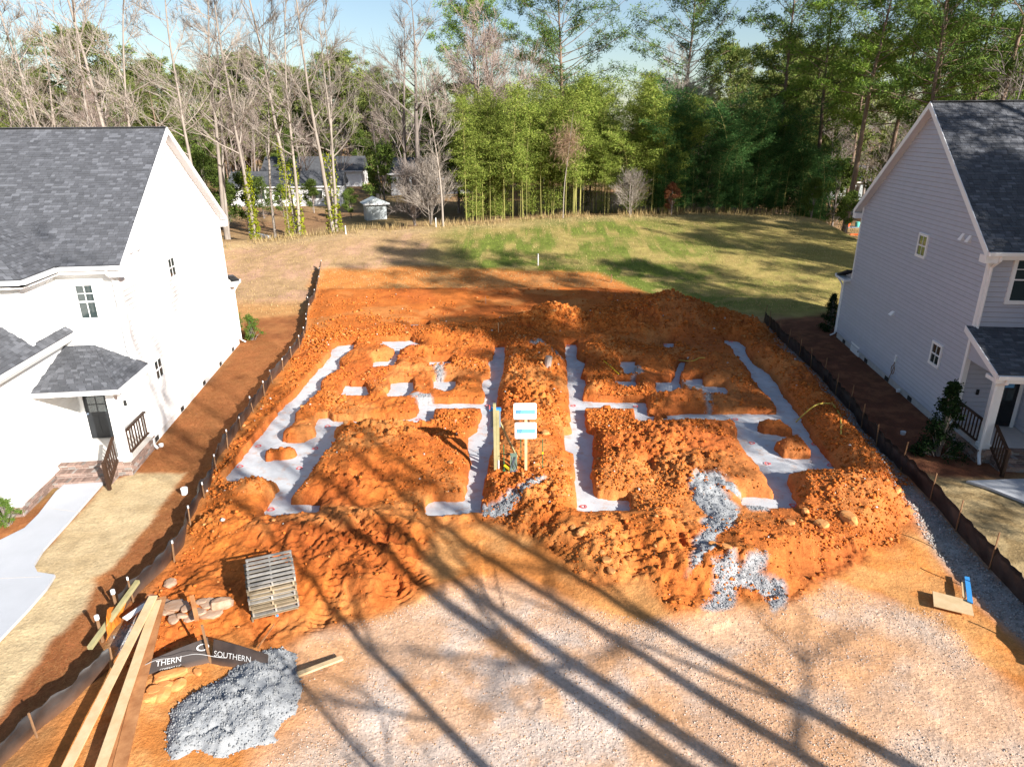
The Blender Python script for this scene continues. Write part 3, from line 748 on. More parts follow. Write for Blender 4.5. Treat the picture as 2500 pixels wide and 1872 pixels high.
def window(fr, root, axis, off, a0, a1, z0, z1, muntins, trim=.09, name='window'):
    """axis 0: on the side wall (along u); axis 1: on a front wall (along v)"""
    def W(a, d, z): return fr.W(a, off - d, z) if axis == 0 else fr.W(off - d, a, z)
    fb = MB()
    fb.box(a0 - trim, a1 + trim, .0, .085, z1, z1 + trim, W); fb.box(a0 - trim, a1 + trim, .0, .095, z0 - trim, z0, W)
    fb.box(a0 - trim, a0, .0, .082, z0, z1, W); fb.box(a1, a1 + trim, .0, .082, z0, z1, W)
    w = fb.build(name, M['white_trim'], root)
    MB().box(a0, a1, .010, .056, z0, z1, W).build('pane', M['glass'], w)
    zm = (z0 + z1) / 2
    for m in muntins:
        if m == 'v': c = (a0 + a1) / 2; MB().box(c - .012, c + .012, .054, .068, z0, z1, W).build('muntin', M['white_trim'], w)
        elif m == 'vt': c = (a0 + a1) / 2; MB().box(c - .012, c + .012, .054, .068, zm, z1, W).build('muntin', M['white_trim'], w)
        elif m == 'ht': c = (zm + z1) / 2; MB().box(a0, a1, .053, .066, c - .012, c + .012, W).build('muntin', M['white_trim'], w)
        elif m == 'rail': MB().box(a0, a1, .052, .075, zm - .025, zm + .025, W).build('meeting_rail', M['white_trim'], w)
    return w

def bricks(fr, root, box, col, seed, name='brickwork', rowlock=False):
    """running-bond brick facing round a box (u0,u1,v0,v1,z0,z1), with mortar core"""
    u0, u1, v0, v1, z0, z1 = box
    rnd = random.Random(seed)
    core = MB().box(u0, u1, v0, v1, z0, z1, fr.W).build('mortar_core' if not rowlock else 'tread_core', M['mortar'], root)
    b = MB(); t = .012
    def cc():
        k = rnd.uniform(.65, 1.25); return tuple(q * k for q in (col if rnd.random() < .85 else (.30, .27, .25)))
    n = max(1, round((z1 - z0) / .075)); hh = (z1 - z0) / n
    for r in range(n):
        z = z0 + r * hh
        for face in range(3):
            lo, hi = (v0, v1) if face == 0 else (u0, u1)
            x = lo - (.11 if r % 2 else 0)
            while x < hi:
                a, c = max(lo, x + .006), min(hi, x + .214); x += .22
                if c - a < .03: continue
                if face == 0: b.box(u0 - t, u0 + .01, a, c, z + .006, z + hh - .006, fr.W, cc())
                elif face == 1: b.box(a, c, v0 - t, v0 + .01, z + .006, z + hh - .006, fr.W, cc())
                else: b.box(a, c, v1 - .01, v1 + t, z + .006, z + hh - .006, fr.W, cc())
    if rowlock:
        x = v0
        while x < v1:
            a, c = x + .005, min(v1, x + .072); x += .077
            if c - a > .02: b.box(u0 - .02, u1, a, c, z1, z1 + .014, fr.W, cc())
    o = b.build(name, M['brick'], root, fix=False)
    tag(o, kind='stuff')
    return core

def railing(fr, root, a, b, z0a, z0b, h, n):
    """a,b = (u,v) ends; slopes with the z0 ends"""
    r = MB().bar(fr.W(a[0], a[1], z0a + h), fr.W(b[0], b[1], z0b + h), .10, .05).build('railing', M['dark_wood'], root)
    MB().bar(fr.W(a[0], a[1], z0a + .12), fr.W(b[0], b[1], z0b + .12), .05, .07).build('bottom_rail', M['dark_wood'], r)
    for k in range(n):
        t = (k + .6) / (n + .2); u, v = a[0] + (b[0] - a[0]) * t, a[1] + (b[1] - a[1]) * t; z = z0a + (z0b - z0a) * t
        MB().bar(fr.W(u, v, z + .1), fr.W(u, v, z + h), .038, .038, up=(fr.u[0], fr.u[1], 0)).build('baluster', M['dark_wood'], r)
    return r

def text_mesh(txt, size):
    cu = bpy.data.curves.new('lettering', 'FONT'); cu.body = txt; cu.size = size; cu.align_x = 'LEFT'; cu.extrude = .0
    o = bpy.data.objects.new('lettering', cu); COL.objects.link(o)
    dg = bpy.context.evaluated_depsgraph_get()
    me = bpy.data.meshes.new_from_object(o.evaluated_get(dg))
    bpy.data.objects.remove(o); bpy.data.curves.remove(cu)
    me.name = 'lettering'
    return me
def place_text(txt, size, origin, xdir, ydir, mat_, parent, width=None):
    me = text_mesh(txt, size)
    xs = [v.co.x for v in me.vertices]; k = 1 if not width else width / max(.001, max(xs) - min(xs))
    X = Vector([float(q) for q in xdir]).normalized(); Y = Vector([float(q) for q in ydir]).normalized()
    off = parent.location if parent.parent is None else parent.parent.location
    O = Vector([float(q) for q in origin]) - off
    for v in me.vertices: v.co = O + X * (v.co.x * k) + Y * v.co.y
    me.materials.clear(); 
    return link('lettering', me, mat_, parent)

def house(fr, name, label, siding, eave, ridge, ur, U2, U1, z_base, found, left):
    W = fr.W; o3 = W(0, 0, 0)
    root = empty(name, o3, label, 'house')
    VD = 11.0
    pitch = .178
    slope = (ridge - eave) / (ur + .35)
    zr = lambda u: eave + (u + .35) * slope if u < ur else ridge - (u - ur) * (ridge - eave) / (U2 + .35 - ur)
    # foundation and core walls
    MB().box(.03, U1 - .03, .03, VD, -.4, z_base, W).build('foundation', found, root)
    cb = MB(); zc = 3.5
    cb.box(0.0, U1, 0.0, VD, z_base, zc, W)
    pr = [(0, zc), (U2, zc), (U2, zr(U2) - .12), (ur, ridge - .16), (0, zr(0) - .12)]
    vs = [W(u, 0.0, z) for u, z in pr] + [W(u, VD, z) for u, z in pr]
    cb.add(vs, [(0, 1, 2, 3, 4), (9, 8, 7, 6, 5)] + [(i, (i + 1) % 5, 5 + (i + 1) % 5, 5 + i) for i in range(5)])
    wall = cb.build('wall', siding, root)
    # lapped boards, side wall
    rows = []; z = z_base
    while z < ridge - .35:
        zt = z + pitch
        def lim(zq):
            if zq < 3.5: return (.0, U1)
            a, c = .0, U2
            if zq > zr(0) - .14: a = (zq + .14 - eave) / slope - .35
            if zq > zr(U2) - .14: c = ur + (ridge - zq - .14) / ((ridge - eave) / (U2 + .35 - ur))
            return (a, c)
        a0, a1 = lim(z); b0, b1 = lim(zt + .01)
        if a1 - a0 > .15 and b1 > b0: rows.append((z, a0, a1, b0, b1))
        z = zt
    clap(root, wall, fr, 0, rows, 0.0, siding, pitch)
    # front wall boards
    rows = []; z = .55; v1 = 2.1 if left else 7.0
    while z < zr(0) - .35:
        hi = 2.2 if z < 4.2 else (2.0 if left else 7.0)
        rows.append((z, .0, hi, .0, hi)); z += pitch
    clap(root, wall, fr, 1, rows, 0.0, siding, pitch)
    # corner boards
    for (u0, u1, v0, v1, z0, z1) in [(-.05, .10, -.062, .0, z_base, eave - .02), (-.062, .0, -.065, .10, .5, eave - .03), (U2 - .10, U2 + .02, -.062, 0, 3.5, zr(U2) - .1), (U1 - .10, U1 + .02, -.062, 0, z_base, 3.4)]:
        MB().box(u0, u1, v0, v1, z0, z1, W).build('corner_board', M['white_trim'], root)
    # main roof
    ue0, ue1, vo = -.38, U2 + .38, -.34
    ze0 = eave; ze1 = ridge - (ue1 - ur) * (ridge - eave) / (U2 + .35 - ur)
    rf = slab(fr, (ue0, vo, ze0), (ue0, VD, ze0), (ur, VD, ridge), (ur, vo, ridge), .10).build('roof', M['roof_deck'], root)
    rb = slab(fr, (ue1, vo, ze1), (ue1, VD, ze1), (ur, VD, ridge), (ur, vo, ridge), .10).build('roof', M['roof_deck'], root)
    shingles('shingles', fr, rf, (ue0, vo, ze0), (ue0, VD, ze0), (ur, VD, ridge), (ur, vo, ridge), 3 if left else 4)
    MB().bar(W(ur, vo, ridge + .01), W(ur, VD, ridge + .01), .30, .035).build('ridge_cap', M['roof_deck'], rf)
    for (ua, za) in ((ue0, ze0), (ue1, ze1)):
        d = .13
        p = [(ua, vo - .03, za - d - .12), (ua, vo + .004, za - d - .12), (ur, vo + .004, ridge - d - .12), (ur, vo - .03, ridge - d - .12), (ua, vo - .03, za + .005), (ua, vo + .004, za + .005), (ur, vo + .004, ridge + .005), (ur, vo - .03, ridge + .005)]
        MB().hexa([W(*q) for q in p]).build('rake_board', M['white_trim'], root)
        sgn = 1 if ua < 0 else -1
        p = [(ua, vo, za - .20), (ua, 0.05, za - .20), (ur, .05, ridge - .20), (ur, vo, ridge - .20)]
        MB().hexa([W(u, v, z) for u, v, z in p] + [W(u, v, z + .05) for u, v, z in p]).build('rake_soffit', M['soffit'], root)
        # boxed return at the eave
        MB().box(min(ua, ua + sgn * .42), max(ua, ua + sgn * .42), vo - .028, .04, za - .42, za - .16, W).build('eave_return', M['white_trim'], root)
    v_end = 2.0 if left else VD
    MB().box(ue0 - .12, ue0 + .01, vo, v_end, eave - .15, eave - .03, W).build('gutter', M['white_trim'], root)
    MB().box(ue0, .0, vo + .05, v_end, eave - .30, eave - .24, W).build('soffit', M['soffit'], root)
    MB().box(ue0 - .004, ue0 + .03, vo, v_end, eave - .26, eave - .05, W).build('fascia', M['white_trim'], root)
    # rear lean-to roof over the ground-floor bump
    zt = 3.95
    lr = slab(fr, (U1 + .45, vo, 3.45), (U1 + .45, VD, 3.45), (U2, VD, zt), (U2, vo, zt), .08).build('lean_to_roof', M['roof_deck'], root)
    MB().hexa([W(*q) for q in [(U2, -.0, 3.42), (U1 + .02, -.0, 3.42), (U1 + .02, 1, 3.42), (U2, 1, 3.42), (U2, 0, 3.80), (U1 + .02, 0, 3.46), (U1 + .02, 1, 3.46), (U2, 1, 3.80)]]).build('lean_to_gable', siding, root)
    MB().box(U1 + .40, U1 + .55, vo - .03, VD, 3.30, 3.46, W).build('rear_gutter', M['white_trim'], lr)
    MB().box(U2 + .1, U1 + .45, vo - .02, .05, 3.28, 3.40, W).build('rear_soffit', M['white_trim'], lr)
    MB().tube([W(U1 + .44, -.28, 3.3), W(U1 + .2, -.08, 3.0), W(U1 + .06, -.06, 2.8), W(U1 + .06, -.06, .2), W(U1 + .15, -.25, .05)], .045, 6).build('rear_downspout', M['white_trim'], root)
    # front downspout
    if left:
        MB().tube([W(-.42, .12, eave - .15), W(-.40, .12, eave - .32), W(-.10, .10, eave - .55), W(-.09, .10, 3.75)], .05, 6).build('downspout', M['white_trim'], root)
    else:
        MB().tube([W(-.42, .10, eave - .12), W(-.40, .10, eave - .32), W(-.09, .04, eave - .60), W(-.09, .04, 4.3), W(-.25, .02, 4.1)], .05, 6).build('downspout', M['white_trim'], root)
    # garage wing
    gv, gu = 2.2, -4.5
    ge = 4.55; gp = .80
    gar = MB().box(gu, 0, gv, VD, .32, 4.25, W).build('garage_wall', siding, root)
    rows = []; z = .34
    while z < 4.2: rows.append((z, gu, .0, gu, .0)); z += pitch
    clap(root, gar, fr, 0, rows, gv, siding, pitch)
    MB().box(gu - .04, gu + .12, gv - .062, gv, .34, 4.2, W).build('corner_board', M['white_trim'], root)
    MB().box(gu - .062, gu, gv - .065, gv + .12, .34, 4.2, W).build('corner_board', M['white_trim'], root)
    bricks(fr, root, (gu - .02, -2.5, gv - .03, gv + .5, -.1, .34), (.28, .19, .155), 31 if left else 32)
    rv = gv - .45; gr_v = 6.4; gz_r = ge + (gr_v - rv) * gp
    uf = gu - .35
    g1 = slab(fr, (uf, rv, ge), (0, rv, ge), (0, gr_v, gz_r), (uf, gr_v, gz_r), .09).build('garage_roof', M['roof_deck'], root)
    shingles('shingles', fr, g1, (uf, rv, ge), (0, rv, ge), (0, gr_v, gz_r), (uf, gr_v, gz_r), 8)
    MB().box(uf, .0, rv - .11, rv + .01, ge - .13, ge - .02, W).build('garage_gutter', M['white_trim'], g1)
    MB().box(uf, .0, rv, gv + .02, ge - .24, ge - .18, W).build('garage_soffit', M['soffit'], g1)
    MB().add([W(gu, gv, 4.25), W(gu, VD, 4.25), W(gu, gr_v, gz_r - .2), W(gu + .1, gv, 4.25), W(gu + .1, VD, 4.25), W(gu + .1, gr_v, gz_r - .2)], [(0, 1, 2), (3, 5, 4), (0, 2, 5, 3), (1, 4, 5, 2), (0, 3, 4, 1)]).build('garage_gable', siding, root)
    # upper bay over the garage
    if left:
        bu, bv = -2.15, 2.0
        bay = MB().box(bu, 0, bv, VD, 4.3, eave - .2, W).build('bay_wall', siding, root)
        rows = []; z = 4.6
        while z < eave - .35: rows.append((z, bu, -.02, bu, -.02)); z += pitch
        clap(root, bay, fr, 0, rows, bv, siding, pitch)
        clap(root, bay, fr, 1, [(z, bv, 5.5, bv, 5.5) for z, *_ in rows], bu, siding, pitch)
        MB().box(bu - .05, bu + .09, bv - .062, bv, 4.6, eave - .25, W).build('corner_board', M['white_trim'], root)
        MB().box(bu - .062, bu, bv - .065, bv + .09, 4.6, eave - .25, W).build('corner_board', M['white_trim'], root)
        e2 = bv - .34; bf = bu - .34; pk = 4.6; pz = eave + (pk - e2) * .62
        k = slab(fr, (bf, e2, eave), (.6, e2, eave), (1.6, pk, pz), (bf + 2.6, pk, pz), .09).build('bay_roof', M['roof_deck'], root)
        shingles('shingles', fr, k, (bf, e2, eave), (.6, e2, eave), (1.6, pk, pz), (bf + 2.6, pk, pz), 12)
        k2 = slab(fr, (bf, e2, eave), (bf, VD, eave), (bf + 2.6, VD - 2.6, pz), (bf + 2.6, pk, pz), .09).build('bay_roof', M['roof_deck'], root)
        shingles('shingles', fr, k2, (bf, e2, eave), (bf, VD, eave), (bf + 2.6, VD - 2.6, pz), (bf + 2.6, pk, pz), 13)
        MB().box(bf, .0, e2 - .12, e2 + .005, eave - .16, eave - .03, W).build('bay_gutter', M['white_trim'], k)
        MB().box(bf - .12, bf + .005, e2, VD, eave - .16, eave - .03, W).build('bay_gutter', M['white_trim'], k2)
        MB().box(bf, .0, e2, bv, eave - .30, eave - .24, W).build('bay_soffit', M['soffit'], k)
        MB().box(bf, bu, e2, VD, eave - .30, eave - .24, W).build('bay_soffit', M['soffit'], k2)
        window(fr, root, 1, 0.0, .84, 1.36, 5.02, 6.14, ('v', 'rail', 'ht'), .07)
    else:
        window(fr, root, 1, 0.0, .86, 1.90, 5.28, 6.72, ('v', 'rail', 'ht'), .13)
    # porch
    pu, fz = -2.15, .52
    bricks(fr, root, (pu, 0, -.10, gv, -.1, fz - .07), (.29, .20, .165), 41)
    bricks(fr, root, (pu - .02, -.02, -.14, .12, fz - .07, fz - .01), (.29, .20, .165), 45, rowlock=False)
    MB().box(pu + .22, .0, .13, gv - .01, fz - .068, fz, W).build('porch_floor', M['porch_floor'], root)
    bricks(fr, root, (pu - .02, pu + .21, .13, gv - .01, fz - .069, fz - .012), (.29, .20, .165), 46, rowlock=True)
    for s in range(2):
        zt = fz - .17 * (s + 1)
        bricks(fr, root, (pu - .30 * (s + 1), pu - .30 * s - .03, .35, gv - .03, -.1, zt), (.29, .20, .165), 50 + s, rowlock=True)
    ps = .13
    pc = (pu + .20, .12)
    MB().box(pc[0] - ps, pc[0] + ps, pc[1] - ps, pc[1] + ps, fz, 3.25, W).build('porch_post', M['white_trim'], root)
    MB().box(pc[0] - ps - .035, pc[0] + ps + .035, pc[1] - ps - .035, pc[1] + ps + .035, fz + .002, fz + .16, W).build('post_plinth', M['white_trim'], root)
    MB().box(pc[0] - ps - .03, pc[0] + ps + .03, pc[1] - ps - .03, pc[1] + ps + .03, 2.98, 3.06, W).build('post_capital', M['white_trim'], root)
    railing(fr, root, (-.05, .02), (pc[0] + ps, .02), fz, fz, .95, 8)
    rl = railing(fr, root, (pu - .02, .26), (pu - .95, .26), fz - .02, -.02, .95, 6)
    MB().box(pu - 1.03, pu - .93, .21, .31, -.05, 1.0, W).build('newel_post', M['dark_wood'], rl)
    # door
    d0, d1 = (1.14, 1.98) if left else (1.16, 1.96)
    tr = MB(); tr.box(-.09, 0, d0 - .12, d0, fz, fz + 2.15, W); tr.box(-.09, 0, d1, d1 + .12, fz, fz + 2.15, W); tr.box(-.095, 0, d0 - .14, d1 + .14, fz + 2.08, fz + 2.22, W)
    tr.build('door_casing', M['white_trim'], root)
    dr = MB().box(-.065, -.002, d0, d1, fz + .03, fz + 2.08, W).build('door', M['door'], root)
    for i in range(2):
        for j in range(3 if left else 2):
            w = (d1 - d0 - .3) / 2; a = d0 + .13 + i * (w + .04); zz = fz + 1.05 + j * (.31 if left else .46)
            MB().box(-.072, -.066, a, a + w, zz, zz + (.27 if left else .42), W).build('door_lite', M['glass'], dr)
        w = (d1 - d0 - .3) / 2; a = d0 + .13 + i * (w + .04)
        MB().box(-.073, -.064, a, a + w, fz + .22, fz + .90, W).build('door_panel', M['door'], dr)
    MB().tube([W(-.06, d1 - .07 if left else d0 + .07, fz + 1.0), W(-.12, d1 - .07 if left else d0 + .07, fz + 1.0)], .03, 8).build('door_knob', M['grey_metal'], dr)
    MB().box(-.09, -.03, .55, .63, 1.75, 1.95, W).build('wall_lantern', M['black_cable'], root)
    if not left:
        n = MB().box(-.080, -.073, d0 + .30, d0 + .60, fz + 1.55, fz + 1.85, W).build('door_notice', M['sign_blue'], dr)
    # porch roof
    if left:
        f = pu - .42; zt = 4.05; ev = 3.28; vl = -.42
        P = [(f, vl, ev), (f, gv + .2, ev), (-.0, gv + .2, zt), (-.0, 1.25, zt)]
        k = slab(fr, *P, .07).build('porch_roof', M['roof_deck'], root)
        shingles('shingles', fr, k, P[0], P[1], P[2], P[3], 21)
        P = [(.02, vl, ev), (f, vl, ev), (0, 1.25, zt), (.02, 1.24, zt)]
        k2 = slab(fr, *P, .07).build('porch_roof', M['roof_deck'], root)
        shingles('shingles', fr, k2, P[0], P[1], P[2], P[3], 22)
        MB().box(f - .11, f + .01, vl, gv, ev - .14, ev - .02, W).build('porch_gutter', M['white_trim'], k)
        MB().box(f, .02, vl - .11, vl + .01, ev - .14, ev - .02, W).build('porch_gutter', M['white_trim'], k2)
        MB().box(f + .05, .0, vl + .05, gv, 3.10, 3.15, W).build('porch_ceiling', M['soffit'], root)
        MB().box(pu + .08, pu + .32, -.02, gv, 2.92, 3.12, W).build('porch_beam', M['white_trim'], root)
        MB().box(pu + .32, .0, -.02, .22, 2.92, 3.12, W).build('porch_beam', M['white_trim'], root)
        MB().tube([W(f - .05, vl - .02, ev - .1), W(f + .2, vl + .1, ev - .3), W(-.12, -.08, 2.9), W(-.09, -.09, 2.5), W(-.09, -.09, .2), W(-.2, -.25, .06)], .05, 6).build('downspout', M['white_trim'], root)
        MB().tube([W(-.09, -.03, eave - .5), W(-.07, -.06, 3.5)], .02, 5).build('cable_conduit', M['white_trim'], root)
    else:
        f = pu - .35; zt = 4.32; ev = 3.38; vl = -.30
        P = [(f, vl, ev), (f, 8, ev), (-.0, 8, zt), (-.0, vl, zt)]
        k = slab(fr, *P, .08).build('porch_roof', M['roof_deck'], root)
        shingles('shingles', fr, k, *P, 23)
        p = [(f, vl - .03, ev - .20), (f, vl + .0, ev - .20), (0, vl + .0, zt - .20), (0, vl - .03, zt - .20), (f, vl - .03, ev + .01), (f, vl, ev + .01), (0, vl, zt + .01), (0, vl - .03, zt + .01)]
        MB().hexa([W(*q) for q in p]).build('porch_rake_board', M['white_trim'], root)
        MB().hexa([W(*q) for q in [(pu, -.01, 3.12), (0, -.01, 3.12), (0, .16, 3.12), (pu, .16, 3.12), (pu, -.01, 3.42), (0, -.01, 4.2), (0, .16, 4.2), (pu, .16, 3.42)]]).build('porch_gable', siding, root)
        MB().box(f - .12, f + .01, vl, 8, ev - .16, ev - .03, W).build('porch_gutter', M['white_trim'], k)
        MB().box(f + .02, pu + .30, vl, 8, ev - .32, ev - .18, W).build('porch_beam', M['white_trim'], root)
        MB().box(pu + .30, -.02, .17, 8, 3.06, 3.11, W).build('porch_ceiling', M['soffit'], root)
        MB().tube([W(f - .06, .02, ev - .1), W(f - .05, .02, ev - .3), W(pu + .02, -.03, 2.9), W(pu + .0, -.05, 2.7), W(pu + .0, -.05, .35), W(pu - .25, -.1, .06)], .055, 7).build('downspout', M['white_trim'], root)
    return root
W_ = LF.W
hl = house(LF, 'house', 'white two-storey house with charcoal shingle roof in full sunlight, left of the lot', M['white_siding'], 6.86, 11.12, 6.3, 12.5, 13.2, .30, M['parge'], True)
hr = house(RF, 'house', 'pale grey two-storey house with its side wall in shade, right of the lot', M['grey_siding'], 7.02, 11.88, 6.15, 12.2, 13.2, .30, M['block'], False)
# side windows, vents and fittings
window(LF, hl, 0, 0.0, 4.62, 5.32, 5.42, 6.12, ('v', 'rail'), .09)
window(LF, hl, 0, 0.0, 1.40, 2.10, 2.15, 2.85, ('v', 'rail'), .09)
window(RF, hr, 0, 0.0, 4.72, 5.40, 5.95, 6.72, ('v', 'rail'), .10)
window(RF, hr, 0, 0.0, 1.80, 2.44, 2.20, 2.94, ('v', 'rail'), .10)
for u in (.55, 3.5, 6.6, 9.35, 11.75): MB().box(u - .17, u + .17, .012, .05, .04, .22, LF.W).build('crawl_vent', M['vent'], hl)
for u in (11.95, 8.7, 6.1, 3.6): MB().box(u - .19, u + .19, .012, .05, .02, .21, RF.W).build('crawl_vent', M['vent'], hr)
cd = MB().box(9.6, 10.8, -.02, .05, -.15, .52, RF.W).build('crawl_door', M['white_trim'], hr)
MB().box(9.7, 10.7, -.03, -.018, -.07, .44, RF.W).build('door_panel', M['white_siding'], cd)
MB().box(9.66, 9.74, -.045, -.03, .22, .30, RF.W).build('latch', M['vent'], cd)
for u in (1.45, 1.95):
    b = MB(); b.hexa([RF.W(*q) for q in [(u, -.16, 7.02), (u + .24, -.16, 7.02), (u + .24, .0, 7.02), (u, .0, 7.02), (u + .03, -.04, 7.26), (u + .2, -.04, 7.26), (u + .2, 0, 7.26), (u + .03, 0, 7.26)]])
    b.build('vent_hood', M['white_plastic'], hr)
for u in (1.25, 1.9):
    MB().hexa([LF.W(*q) for q in [(u, -.13, 6.98), (u + .2, -.13, 6.98), (u + .2, .0, 6.98), (u, .0, 6.98), (u + .03, -.04, 7.18), (u + .17, -.04, 7.18), (u + .17, 0, 7.18), (u + .03, 0, 7.18)]]).build('vent_hood', M['white_plastic'], hl)
MB().hexa([RF.W(*q) for q in [(6.4, -.2, 3.0), (6.7, -.2, 3.0), (6.7, 0, 3.0), (6.4, 0, 3.0), (6.43, -.06, 3.16), (6.67, -.06, 3.16), (6.67, 0, 3.16), (6.43, 0, 3.16)]]).build('dryer_vent', M['white_plastic'], hr)
MB().box(5.35, 5.5, -.07, -.02, 1.15, 1.45, RF.W).build('junction_box', M['white_plastic'], hr)
cb = [RF.W(5.42, -.06, 1.15)] + [RF.W(5.45 + .16 * math.sin(t), -.07, .78 + .2 * math.cos(t)) for t in np.linspace(0, 2 * math.pi * 1.9, 26)] + [RF.W(5.6, -.08, .4), RF.W(5.6, -.1, .05)]
MB().tube(cb, .014, 5).build('cable_loop', M['stake'], hr)
MB().tube([RF.W(4.55, -.12, .12), RF.W(4.55, .0, .12)], .09, 8).build('hose_bib', M['white_plastic'], hr)

# ------------------------------------------------------------------ paved walk
def sheet(name, pts, mat_, zoff, th=.08, **k):
    P = [GG(*p) if k.get('gg') else G(*p) for p in pts]
    n = len(P); c = np.mean(P, 0)
    v = [(p[0] - c[0], p[1] - c[1], zoff) for p in P] + [(p[0] - c[0], p[1] - c[1], zoff - th) for p in P]
    b = MB(); b.add(v, [tuple(range(n)), tuple(range(2 * n - 1, n - 1, -1))] + [(i, (i + 1) % n, n + (i + 1) % n, n + i) for i in range(n)])
    o = b.build(name, mat_); o.location = (c[0], c[1], 0)
    return o
w = sheet('front_walk', [(169,1181),(258,1179),(231,1210),(170,1280),(107,1350),(85,1386),(94,1404),(137,1411),(116,1444),(72,1495),(0,1571),(-140,1720),(-420,1720),(-420,1420),(-100,1360),(0,1327),(62,1296),(96,1262),(138,1207)], M['walk'], .115)
tag(w, kind='structure')
for (a, b_) in (((-150, 1418), (100, 1407)), ((120, 1240), (196, 1250))):
    p, q = G(*a, .115), G(*b_, .115)
    MB().bar((p[0], p[1], .1165), (q[0], q[1], .1165), .018, .003).build('control_joint', M['mortar'], w, off=w.location)
w2 = sheet('front_walk', [(2358,1180),(2500,1175),(2700,1200),(2800,1420),(2500,1232),(2420,1200)], M['walk'], .11)
tag(w2, kind='structure')
# ------------------------------------------------------------------ loose soil and stones (nobody could count them)
ICO_V = []
_t = (1 + 5 ** .5) / 2
for a_, b_ in ((-1, _t), (1, _t), (-1, -_t), (1, -_t)): ICO_V.append((a_, b_, 0))
for a_, b_ in ((-1, _t), (1, _t), (-1, -_t), (1, -_t)): ICO_V.append((0, a_, b_))
for a_, b_ in ((-1, _t), (1, _t), (-1, -_t), (1, -_t)): ICO_V.append((b_, 0, a_))
ICO_V = np.array(ICO_V); ICO_V /= np.linalg.norm(ICO_V[0])
ICO_F = np.array([(0,11,5),(0,5,1),(0,1,7),(0,7,10),(0,10,11),(1,5,9),(5,11,4),(11,10,2),(10,7,6),(7,1,8),(3,9,4),(3,4,2),(3,2,6),(3,6,8),(3,8,9),(4,9,5),(2,4,11),(6,2,10),(8,6,7),(9,8,1)])
OCT_V = np.array([(1,0,0),(0,1,0),(-1,0,0),(0,-1,0),(0,0,1),(0,0,-1)], float)
OCT_F = np.array([(0,1,4),(1,2,4),(2,3,4),(3,0,4),(1,0,5),(2,1,5),(3,2,5),(0,3,5)])
def scatter(name, X, Y, R, cols, seed, ico=True, flat=.7, sink=.25, smooth=False):
    rng = np.random.RandomState(seed); n = len(X)
    BV, BF = (ICO_V, ICO_F) if ico else (OCT_V, OCT_F)
    k = len(BV)
    V = np.repeat(BV[None], n, 0) * (1 + rng.uniform(-.32, .32, (n, k, 1)))
    V *= R[:, None, None] * rng.uniform(.65, 1.35, (n, 1, 3)) * np.array([1, 1, flat])
    a = rng.uniform(0, 6.283, n); c, s = np.cos(a)[:, None], np.sin(a)[:, None]
    tl = rng.uniform(-.6, .6, n); ct, st = np.cos(tl)[:, None], np.sin(tl)[:, None]
    x, y, z = V[..., 0], V[..., 1], V[..., 2]
    x, z = x * ct - z * st, x * st + z * ct
    x, y = x * c - y * s, x * s + y * c
    Z = gz(X, Y) + R * (flat * .9 - sink)
    P = np.stack([x + X[:, None], y + Y[:, None], z + Z[:, None]], -1).reshape(-1, 3)
    F = (BF[None] + (np.arange(n) * k)[:, None, None]).reshape(-1, 3)
    col = np.repeat(cols, k, 0)
    return tag(link(name, np_mesh(name, P, F, smooth, col), M['soil_bits']), kind='stuff')
def rand_in(rng, polyw, n, extra=None):
    P = np.asarray(polyw); lo, hi = P.min(0), P.max(0); xs, ys_ = [], []
    tot = 0
    while tot < n:
        x = rng.uniform(lo[0], hi[0], n); y = rng.uniform(lo[1], hi[1], n)
        k = sdist(x, y, P, .5) < 0
        if extra is not None: k &= extra(x, y, rng)
        xs.append(x[k]); ys_.append(y[k]); tot += k.sum()
    return np.concatenate(xs)[:n], np.concatenate(ys_)[:n]
def gsample(A, x, y):
    i = np.clip(np.searchsorted(XS, x), 0, len(XS) - 1); j = np.clip(np.searchsorted(YS, y), 0, len(YS) - 1)
    return A[i, j]
rng = np.random.RandomState(5)
# clods of turned clay: denser on rough ground and along heap edges
def soil_ok(x, y, r):
    e = gsample(EE, x, y); i = gsample(INS, x, y); mm = gsample(MND, x, y)
    dens = .10 + .9 * sstep(.42, .64, fbm(x, y, 2.4, 3, 10)) + .35 * sstep(.1, .5, mm)
    dens *= 1 - .85 * sstep(38.5, 41, y) * (mm < .2)
    dens *= 1 - .55 * (x < -.5) * sstep(.62, .42, fbm(x, y, 4.0, 2, 14)) 
    dens *= 1 - .6 * (x < -3) * (y < 19)
    return (i > .5) & (e > .12) & (r.rand(len(x)) < dens)
x, y = rand_in(rng, SOIL_W, 37000, soil_ok)
R = .014 + .030 * rng.rand(len(x)) ** 2 + .05 * rng.rand(len(x)) ** 8
R *= np.clip(.75 + (y - 9) / 40, .7, 1.5)
kk = rng.uniform(.75, 1.2, (len(x), 1))
cols = np.where(rng.rand(len(x), 1) < .08, [[.60, .26, .085]], [[.57, .165, .032]]) * kk
cols = np.where(rng.rand(len(x), 1) < .008, [[.62, .55, .50]], cols)
scatter('soil_crumbs', x, y, R, cols, 1, ico=False)
x, y = rand_in(rng, SOIL_W, 3600, soil_ok)
R = (.030 + .05 * rng.rand(len(x)) ** 3 + .08 * (rng.rand(len(x)) < .02) * rng.rand(len(x))) * np.clip(.75 + (y - 9) / 45, .7, 1.35)
cols = np.where(rng.rand(len(x), 1) < .10, [[.60, .28, .10]], [[.57, .165, .033]]) * rng.uniform(.8, 1.15, (len(x), 1))
scatter('soil_clods', x, y, R, cols, 6)
